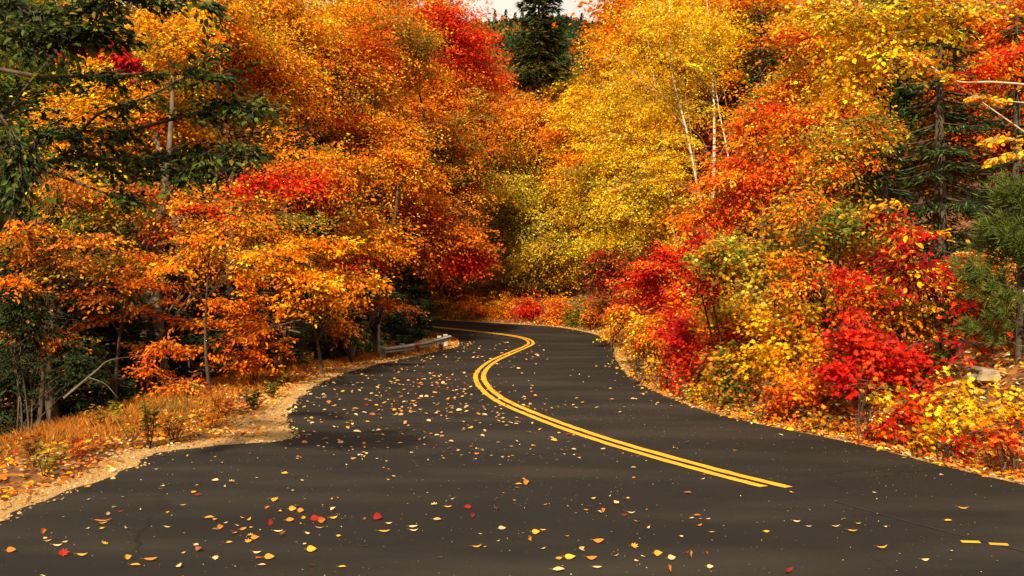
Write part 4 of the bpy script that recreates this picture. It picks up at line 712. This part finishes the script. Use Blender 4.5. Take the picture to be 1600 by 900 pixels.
for i, (px, py, h, pl, lb) in enumerate([
    (235, 700, .62, {'olive': 2, 'green': 3, 'orange': 1}, "tall bushy green and amber weed in the middle of the left verge"),
    (205, 692, .50, {'lime': 2, 'olive': 3, 'gold': 2}, "yellow green weed just left of the tall bushy one"), (275, 690, .45, {'green': 2, 'rust': 2, 'gold': 1}, "russet green weed just right of the tall bushy one"),
    (395, 640, .40, {'green': 4, 'dark': 2}, "dark green leafy weed standing beside the gravel tongue"), (425, 622, .38, {'green': 3, 'lime': 1, 'dark': 2}, "dark green weed overhanging the narrow gravel strip"),
    (70, 745, .34, {'olive': 2, 'gold': 1, 'pale': .5}, "small grey green weed among the leaves near the lower left corner"), (55, 735, .40, {'rust': 3, 'brown': 2}, "dry brown weed stalks near the lower left corner"),
    (330, 672, .30, {'gold': 3, 'orange': 2}, "low golden weed above the gravel left of the asphalt notch"), (350, 655, .34, {'red': 1, 'rust': 2, 'orange': 2}, "rusty red weed behind the low golden one"),
    (300, 625, .34, {'pale': 1, 'olive': 3, 'lime': 1}, "pale green weed at the back of the grass"), (440, 600, .34, {'lime': 2, 'gold': 2, 'olive': 1}, "lime green weed where the verge narrows"),
    (480, 575, .45, {'olive': 3, 'gold': 2}, "straggly olive weed before the dark trunks of the narrow verge"), (560, 560, .5, {'gold': 2, 'olive': 2, 'orange': 1}, "yellowish weed at the foot of the pale post"),
    (150, 665, .38, {'amber': 2, 'olive': 2, 'straw': 2}, "amber weed at the back of the wide grass verge"), (610, 556, .45, {'gold': 3, 'lime': 1}, "golden weed just in front of the guardrail"), (690, 548, .4, {'gold': 2, 'olive': 3}, "olive gold weed hiding the right end of the guardrail"), (655, 552, .35, {'orange': 3, 'rust': 2}, "orange weed in front of the middle of the guardrail"),
    (120, 720, .30, {'deep': 2, 'rust': 2}, "rust coloured weed between the leaf drift and the grass"), (180, 640, .3, {'green': 2, 'olive': 2}, "green weed deep in the amber grass")]):
    x, y = gp(px, py); weed(x, y, h * .85, pl, lb, seed=100 + i, leaf=.05 + .0006 * y, spread=.12)
# ------------------------------------------------------------ guardrail and post
def guardrail():
    pts = catmull([W(598, 542, 27.2), W(628, 539, 28.5), W(660, 534, 30.3), W(688, 527, 32.3), W(703, 523, 33.6)], 6); org = tuple(pts[0]); root = empty("guardrail", org)
    tag(root, "low galvanised guardrail curving round the inside of the bend behind the grass", "guardrail"); acc = Acc()
    t = norm(np.gradient(pts[:, :2], axis=0)); nrm = np.stack([t[:, 1], -t[:, 0]], 1)
    prof = [(0, 0), (.0, -.02), (.07, -.05), (.07, -.085), (0, -.11), (.07, -.135), (.07, -.165), (0, -.19), (0, -.20)]; k = len(prof); V = []
    for th in (0, .006):
        for q, nn in zip(pts, nrm): V += [[q[0] + nn[0] * (u - th), q[1] + nn[1] * (u - th), q[2] + w_] for u, w_ in prof]
    n = len(pts); F = []
    for s_ in range(2):
        o_ = s_ * n * k
        for i in range(n - 1):
            for j in range(k - 1): a = o_ + i * k + j; F.append([a, a + k, a + k + 1, a + 1] if s_ == 0 else [a, a + 1, a + k + 1, a + k])
    acc.add(V, F); acc.obj("rail", M_STEEL, root, False, org)
    for i in (1, 7, 13, 19, 23):
        q = pts[i]; a = Acc(); z0 = gz(q[0], q[1]) - .3; h = .07; c = q[:2] - nrm[i] * .10
        v = [[c[0] + sx * h, c[1] + sy * h, z] for z in (z0, q[2] + .03) for sx, sy in ((-1, -1), (1, -1), (1, 1), (-1, 1))]
        a.add(v, [[0, 1, 5, 4], [1, 2, 6, 5], [2, 3, 7, 6], [3, 0, 4, 7], [4, 5, 6, 7]]); a.obj("post", M_POST, root, False, org)
guardrail()
def sign_post():
    b = W(592, 553, 29.5); x, y = b[0], b[1]; z = gz(x, y); top = W(592, 489, 29.5)[2]; root = empty("marker_post", (x, y, z)); tag(root, "thin pale upright post left of the guardrail in the dark gap", "post")
    a = Acc(); v = []
    for zz, s_ in ((z - .2, 1), (top, 1), (top + .02, .6)):
        v += [[x + sx * .032 * s_, y + sy * .025 * s_, zz] for sx, sy in ((-1, -1), (1, -1), (1, 1), (-1, 1))]
    f = [[i + j, i + (j + 1) % 4, i + 4 + (j + 1) % 4, i + 4 + j] for i in (0, 4) for j in range(4)] + [[8, 9, 10, 11]]
    a.add(v, f); a.obj("shaft", M_POST, root, False, (x, y, z))
    a = Acc(); tube(a, [[x, y - .031, top - .12], [x, y - .045, top - .12]], .018, 8); tube(a, [[x, y - .031, top - .5], [x, y - .045, top - .5]], .018, 8); a.obj("bolt", M_STEEL, root, False, (x, y, z))
sign_post()
# ------------------------------------------------------------ rocks of the right bank
def rock(px, py, d, sx, sy, sz, label, seed):
    r = np.random.default_rng(seed); x = (px - 800) / FPX * d; y = d; z = gz(x, y); n, m = 26, 17; th = np.linspace(0, 2 * np.pi, n, endpoint=False); ph = np.linspace(-np.pi / 2, np.pi / 2, m); V = []
    for p_ in ph:
        for t_ in th:
            u = np.array([math.cos(p_) * math.cos(t_), math.cos(p_) * math.sin(t_), math.sin(p_)]); k_ = 1 + .07 * math.sin(u[0] * 11 + u[1] * 9 + seed) + .16 * math.sin(u[0] * 4 + seed) + .14 * math.sin(u[1] * 5 + 2 * seed) + .1 * math.sin(u[2] * 7 + seed) + r.normal(0, .03)
            u = np.sign(u) * np.abs(u) ** .75; V.append([x + sx * u[0] * k_, y + sy * u[1] * k_, z + sz * (u[2] * k_ + .25)])
    F = [[i * n + j, i * n + (j + 1) % n, (i + 1) * n + (j + 1) % n, (i + 1) * n + j] for i in range(m - 1) for j in range(n)]
    a = Acc(); a.add(V, F); tag(a.obj("rock", M_ROCK, None, False, (x, y, z)), label, "rock")
rock(1545, 610, 11.4, .24, .2, .09, "pale flat rock showing through the leaves on the right slope", 3)
rock(1508, 565, 12.2, .11, .11, .12, "small grey rock standing at the top edge of the leafy slope", 5)
#rock(1585, 648, 10.9, .2, .18, .08, "dark weathered rock under the pale flat one at the right picture edge", 8)
#rock(1522, 640, 11.0, .14, .14, .07, "brown rock half buried between the yellow shrubs of the right slope", 12)
BL("fallen_branch", "thin brown branch lying across the leafy slope of the right bank", 'branch', (1490, 12.0), [], {'brown': 1}, boughs=[dict(pts=[(1470, 592, 11.9), (1520, 560, 12.1), (1562, 530, 12.4)], r=.016), dict(pts=[(1520, 560, 12.1), (1532, 548, 12.2), (1530, 538, 12.2)], r=.008)])  # a thin forked branch lying on the slope
# ------------------------------------------------------------ leaves on the road
rng = np.random.default_rng(5)
def leaf_mesh(shape, curl, fold, seed, edge=False):
    r = np.random.default_rng(seed); T = {'oval': [(0, 0), (.12, .12), (.32, .24), (.55, .25), (.78, .15), (1, 0)], 'ovate': [(0, 0), (.08, .2), (.25, .33), (.5, .32), (.75, .18), (1, 0)], 'long': [(0, 0), (.15, .1), (.35, .15), (.6, .15), (.82, .09), (1, 0)]}
    V, F = [], []
    if shape == 'maple':
        ang = [0, 12, 24, 38, 50, 60, 78, 92, 104, 125, 150]; rd = [1, .72, .5, .95, .68, .42, .8, .6, .42, .55, .22]; pts = [(.4 + .6 * q * math.cos(R_(a)), .62 * q * math.sin(R_(a))) for a, q in zip(ang, rd)]; pts[-1] = (.06, .05)
        half = pts[::-1]
    else: half = T[shape]
    zz = lambda x, y: curl * (x - .45) ** 2 + fold * abs(y) + .02 * math.sin(7 * x + seed)
    mid = [(x, 0) for x, y in half]
    if shape == 'maple':
        o = half + [(x, -y) for x, y in half[::-1]][1:]; c0 = len(V); V.append((.4, 0, zz(.4, 0))); 
        for x, y in o: V.append((x, y, zz(x, y)))
        n = len(o); F = [[0, 1 + i, 1 + (i + 1) % n] for i in range(n)]
    else:
        n = len(half)
        for sgn in (1, -1):
            b = len(V)
            for (x, y) in half: V.append((x, sgn * y, zz(x, y))); V.append((x, 0, zz(x, 0)))
            for i in range(n - 1):
                q = [b + 2 * i, b + 2 * i + 2, b + 2 * i + 3, b + 2 * i + 1]; F.append(q if sgn > 0 else q[::-1])
    b = len(V)   # stalk
    for x, y, z in ((0, .012, 0), (0, -.012, 0), (-.28, -.008, .07), (-.28, .008, .07)): V.append((x, y, z + zz(0, 0)))
    F.append([b, b + 1, b + 2, b + 3])
    V = np.array(V, float); V[:, 2] -= V[:, 2].min(); me = bpy.data.meshes.new("leaf"); me.from_pydata([tuple(v) for v in V], [], F); a = me.attributes.new("tint", 'FLOAT_COLOR', 'FACE')
    a.data.foreach_set("color", np.tile([1, 1, 1, 1.], (len(F), 1)).ravel()); me.materials.append(M_DRY); me.update(); return me
LM = {'oval': [leaf_mesh('oval', .3, .2, 1), leaf_mesh('oval', .6, .1, 2), leaf_mesh('oval', .15, .35, 3)], 'ovate': [leaf_mesh('ovate', .6, .2, 4), leaf_mesh('ovate', .3, .4, 5)], 'long': [leaf_mesh('long', .9, .2, 6), leaf_mesh('long', .5, .3, 7)], 'maple': [leaf_mesh('maple', .5, .3, 8), leaf_mesh('maple', .8, .15, 9)]}
CW = {'pale yellow': (.66, .44, .19), 'golden': (.74, .32, .03), 'orange': (.72, .20, .03), 'red': (.30, .016, .010), 'tan': (.55, .33, .13), 'rust': (.32, .09, .03)}
def road_leaf(x, y, size, col, shape, yaw, roll=0, pitch=0, label=None, group=None, lift=0):
    o = bpy.data.objects.new("fallen_leaf", LM[shape][int(rng.integers(len(LM[shape])))]); COL.objects.link(o); size *= .66; o.scale = (size, size, size)
    hz = size * (.33 * abs(math.sin(roll)) + max(0, math.sin(pitch)) * 1.0) ; o.location = (x, y, float(base_z(y)) + .004 + hz + lift); o.rotation_euler = (roll, pitch, yaw)
    c = np.clip(np.array(CW[col]) * math.exp(rng.normal(0, .15)), 0, .9); o.color = (*c, 1)
    tag(o, label or f"small {col} fallen leaf lying flat on the dark asphalt", "leaf", group or f"small {col} leaves scattered on the road")
# the large ones of the foreground: px, py, size, colour, shape, yaw, roll, words
BIG = [
 (148, 812, .21, 'orange', 'long', 0.1, 0, "large orange leaf lying flat, biggest of the lower left group"), (166, 803, .075, 'pale yellow', 'oval', 1.2, 1.2, "pale yellow leaf standing on edge behind the big orange leaf"), (184, 797, .075, 'red', 'oval', .3, .1, "dark red leaf just behind the standing pale one"),
 (64, 832, .095, 'orange', 'ovate', 1.4, 1.3, "orange leaf tipped upright near the lower left corner"), (70, 843, .08, 'golden', 'oval', .4, .1, "golden leaf flat at the foot of the upright orange one"), (84, 851, .10, 'pale yellow', 'long', .2, .3, "pale curled leaf in the lower left cluster"), (98, 846, .07, 'tan', 'oval', 1, .3, "tan leaf at the right of the lower left cluster"),
 (12, 860, .09, 'orange', 'ovate', .3, .9, "orange leaf tilted on its side nearest the left picture edge"), (92, 866, .11, 'red', 'maple', .5, .7, "crumpled dark red maple leaf in the lower left corner"), (196, 872, .08, 'golden', 'ovate', 1.1, 1, "gold leaf curled up beside two flat orange ones at the bottom"), (226, 874, .13, 'orange', 'long', .25, .35, "long orange leaf at the bottom left, its tip raised"), (205, 880, .11, 'golden', 'oval', -.2, .1, "golden leaf under the long orange one at the bottom left"),
 (308, 856, .12, 'rust', 'oval', -.8, .5, "rust leaf leaning on a pale one at the bottom"), (304, 849, .08, 'pale yellow', 'oval', -.6, .4, "pale leaf behind the leaning rust one"), (332, 871, .07, 'pale yellow', 'maple', .4, .5, "small whitish maple leaf, crumpled, near the bottom"), (257, 821, .10, 'pale yellow', 'long', -.1, .1, "long pale leaf right of the big orange one"), (258, 802, .08, 'golden', 'long', 1.4, 1.3, "thin upright golden leaf with a pale leaf at its foot"),
 (320, 807, .12, 'golden', 'oval', .1, .2, "golden leaf of the pair left of the blowing cluster"), (334, 809, .08, 'orange', 'oval', -.6, .3, "orange leaf of the pair left of the blowing cluster"), (305, 772, .09, 'red', 'oval', .6, .4, "small red brown leaf above the golden pair"), (340, 824, .08, 'orange', 'ovate', .9, 1.0, "small tilted orange leaf below the golden pair"), (354, 846, .07, 'golden', 'oval', .5, .3, "yellow leaf below the small tilted orange one"),
 (412, 795, .10, 'orange', 'long', 1.2, 1.2, "tall upright orange leaf at the top of the blowing cluster"), (417, 818, .09, 'red', 'maple', .9, 1.1, "upright red leaf in the middle of the blowing cluster"), (434, 837, .12, 'rust', 'long', 1.2, 1.1, "rust leaf standing at the lower end of the blowing cluster"), (393, 840, .08, 'orange', 'ovate', .4, .9, "orange leaf leaning at the lower left of the blowing cluster"), (374, 828, .09, 'orange', 'long', .9, 1.0, "slim orange leaf leaning beside the blowing cluster"),
 (447, 813, .10, 'orange', 'oval', .5, .8, "orange leaf leaning to the right in the blowing cluster"), (452, 795, .09, 'golden', 'ovate', .2, 1.2, "rounded golden leaf at the top right of the blowing cluster"), (466, 797, .09, 'orange', 'ovate', -.3, .9, "amber leaf beside the rounded golden one"), (486, 811, .11, 'red', 'ovate', .2, .9, "red orange leaf at the right end of the blowing cluster"), (497, 815, .11, 'orange', 'ovate', .9, 1.1, "orange leaf in front of the red orange one at the right of the cluster"), (471, 809, .07, 'golden', 'oval', .9, 1.1, "small gold leaf between the amber and the red orange leaves"), (515, 809, .10, 'golden', 'long', .5, .5, "thin curled golden leaf at the far right of the cluster"),
 (480, 859, .10, 'golden', 'ovate', .2, .9, "round golden leaf alone below the blowing cluster"), (414, 871, .10, 'golden', 'ovate', .3, .7, "golden leaf tilted near the bottom, left of the round one"), (404, 880, .08, 'pale yellow', 'oval', 0, .1, "pale leaf flat in front of the tilted golden one"), (396, 861, .09, 'pale yellow', 'oval', 0, .15, "broad pale leaf just above the tilted golden one"), (428, 828, .11, 'pale yellow', 'long', .1, .1, "pale flat leaf beneath the blowing cluster"), (478, 831, .09, 'pale yellow', 'long', -.6, .3, "thin whitish leaf under the right of the cluster"), (529, 883, .08, 'golden', 'oval', 0, .1, "yellow leaf alone at the bottom, left of centre"),
 (585, 808, .13, 'red', 'ovate', -.6, 1.0, "large red leaf standing tilted on the centre of the road"), (603, 815, .08, 'pale yellow', 'oval', 0, .1, "pale leaf touching the tip of the large red one"), (592, 829, .13, 'golden', 'long', .1, .2, "long golden leaf in front of the large red one"), (567, 810, .06, 'rust', 'oval', 1, 1, "small blurred rust leaf left of the large red one"), (694, 790, .10, 'golden', 'long', .1, .2, "golden leaf flat right of the large red one"), (725, 792, .10, 'red', 'maple', .3, .5, "dark red maple leaf with a pale leaf in front"), (735, 806, .08, 'red', 'ovate', 1, 1.2, "small bright red leaf standing on edge in the centre foreground"),
 (677, 810, .10, 'tan', 'oval', -.2, .4, "curled pinkish tan leaf in the centre foreground"), (640, 827, .10, 'pale yellow', 'long', .1, .2, "pale leaf below the curled tan one"), (737, 853, .11, 'golden', 'long', .3, .2, "golden leaf near the bottom centre"), (779, 825, .09, 'pale yellow', 'ovate', .4, .5, "cupped cream leaf right of the centre foreground"), (831, 831, .09, 'golden', 'ovate', .1, .8, "cupped golden leaf right of the cream one"), (825, 843, .09, 'golden', 'ovate', 1.2, 1.2, "gold leaf standing on its stalk below the cupped golden one"), (817, 755, .12, 'orange', 'ovate', .9, 1.2, "rounded orange leaf standing upright in the middle of the road"), (805, 754, .10, 'golden', 'oval', -.2, .2, "golden leaf beside the upright rounded orange one"),
 (939, 800, .11, 'orange', 'oval', 1.2, 1.2, "upright orange oval leaf right of centre"), (970, 803, .08, 'red', 'oval', 0, .4, "red leaf right of the upright orange oval"), (980, 799, .10, 'pale yellow', 'long', -.1, .2, "curled pale leaf beside the red one"), (926, 845, .12, 'orange', 'oval', .1, .5, "broad orange leaf lying flat right of the bottom centre"), (882, 870, .11, 'golden', 'ovate', 0, .5, "cupped gold leaf in the lower right cluster"), (916, 871, .11, 'orange', 'oval', 0, .4, "orange curled leaf in the lower right cluster"), (904, 858, .09, 'pale yellow', 'oval', .9, .6, "cream leaf at the top of the lower right cluster"), (925, 884, .10, 'pale yellow', 'oval', 0, .1, "pale flat leaf at the bottom of the lower right cluster"), (863, 889, .12, 'pale yellow', 'oval', .1, .3, "cream leaf at the bottom edge, left of the cupped gold one"),
 (985, 853, .09, 'golden', 'maple', .5, .5, "crumpled yellow maple leaf right of the broad orange one"), (1021, 865, .09, 'golden', 'ovate', .2, .9, "yellow heart shaped leaf near the bottom right"), (1077, 870, .12, 'golden', 'ovate', 1.3, 1.4, "bright yellow leaf standing upright near the bottom right"), (1043, 872, .09, 'pale yellow', 'ovate', .4, .7, "pale cupped leaf left of the bright upright yellow one"), (1044, 892, .11, 'orange', 'ovate', 1.3, 1.2, "orange leaf cut by the bottom edge"), (1103, 866, .07, 'rust', 'oval', 1.3, 1.2, "small rust leaf standing right of the bright yellow one"), (1225, 895, .12, 'red', 'long', .8, .8, "thin red leaf cut by the bottom edge at the right"),
 (1083, 803, .09, 'rust', 'oval', -.3, .3, "rust leaf with a pale edge in the right foreground"), (1089, 820, .08, 'orange', 'long', .7, .4, "thin orange leaf pointing away below the rust one"), (1192, 829, .07, 'golden', 'oval', 0, .5, "small yellow leaf right of the thin orange one"), (1238, 813, .09, 'pale yellow', 'long', -.3, .4, "cream leaf alone below the end of the yellow lines"), (1323, 827, .11, 'golden', 'long', -.3, .2, "golden leaf in the right foreground"), (1298, 820, .10, 'pale yellow', 'long', 0, .1, "pale thin leaf left of the golden one in the right foreground"), (1368, 854, .12, 'golden', 'long', .1, .2, "long yellow leaf in the lower right foreground"), (1438, 873, .08, 'pale yellow', 'oval', 0, .3, "cream leaf near the lower right corner"), (1495, 792, .13, 'golden', 'long', -.3, .2, "golden leaf in the right lane near the picture edge"), (1474, 811, .09, 'golden', 'oval', -.1, .2, "smaller golden leaf just before the right lane one"), (1258, 820, .07, 'pale yellow', 'long', -.2, .2, "small pale sliver of a leaf in the right foreground"), (1120, 766, .0, 'tan', 'oval', 0, 0, "")]
for px, py, sz, c, sh, yw, rl, lb in BIG:
    if sz == 0: continue
    x, y = gp(px, py + 3); road_leaf(x, y, sz, c, sh, yw, rl, 0, lb, "large leaves blown over the foreground road")
# scattered ones: dense in the left lane before the bend, sparse elsewhere
def road_point():
    while True:
        u = rng.random()
        if u < .52: px, py = rng.normal(660, 95), rng.uniform(535, 650)
        elif u < .72: px, py = rng.uniform(440, 900), rng.uniform(630, 720)
        elif u < .82: px, py = rng.uniform(600, 850), rng.uniform(528, 560)
        elif u < .95: px, py = 60 + 1050 * rng.random() ** 1.25, 700 + 190 * rng.random() ** 1.3
        elif u < .985: px, py = rng.uniform(930, 1040), rng.uniform(555, 640)
        else: px, py = rng.uniform(850, 1500), rng.uniform(560, 830)
        x, y = gp(px, py)
        if y > 36: y = min(y * .93, 40.5)
        if inside(np.array([[x, y]]))[0]: return x, y
NB = sum(1 for b in BIG if b[2] > 0); cols = list(CW); cpr = [.42, .28, .10, .03, .13, .04]
pts = sorted([road_point() for _ in range(900)], key=lambda p: p[1])
sta = Acc(); stc = []
for i, (x, y) in enumerate(pts):
    c = cols[rng.choice(6, p=cpr)]; size = float(np.clip(rng.normal(.072, .018), .04, .11)) * (1 + max(0, y - 14) * .012)
    if i < 298 - NB: road_leaf(x, y, size, c, ['oval', 'ovate', 'long', 'long', 'maple'][int(rng.integers(5))], rng.random() * 6.28, rng.normal(0, .25))
    else:
        fw = np.array([[math.cos(rng.random() * 6.28), math.sin(rng.random() * 6.28), rng.normal(0, .1)]]); put_leaves(sta, 'oval', np.array([[x, y, float(base_z(y)) + .018]]), fw, np.array([[0, -.1, 1.]]) + rng.normal(0, .3, (1, 3)), np.array([size]), np.array([CW[c]]))
tag(sta.obj("leaf_litter", M_DRY), "small pale leaves scattered over the left lane before the bend", "leaf litter", kind="stuff")
# crumbs along the edges of the asphalt
P = scatter(30000, (-6, 10), (5, 45), rng); P = P[inside(P)]; dl, dr = seg_dist(P, LEs), seg_dist(P, REs); keep = rng.random(len(P)) < .9 * np.exp(-dr / .10) + .55 * np.exp(-dl / .09) + .004
P = P[keep]; acc = Acc(); flat_leaves(P, base_z(P[:, 1]) + .016, .055, {'pale': 3, 'tan': 3, 'gold': 2}, 'oval', acc, rng, .3)
tag(acc.obj("leaf_litter", M_DRY), "leaf crumbs gathered in a thin line along the asphalt edges", "leaf litter", kind="stuff")
P = scatter(5200, (-6, 9), (4.5, 16), rng); P = P[inside(P)]; acc = Acc(); flat_leaves(P, base_z(P[:, 1]) + .006, .011, {'pale': 3, 'tan': 3, 'brown': 2}, 'quad', acc, rng, .3)
tag(acc.obj("grit", M_DRY), "tiny pale grit and leaf specks strewn over the asphalt", "grit", kind="stuff")
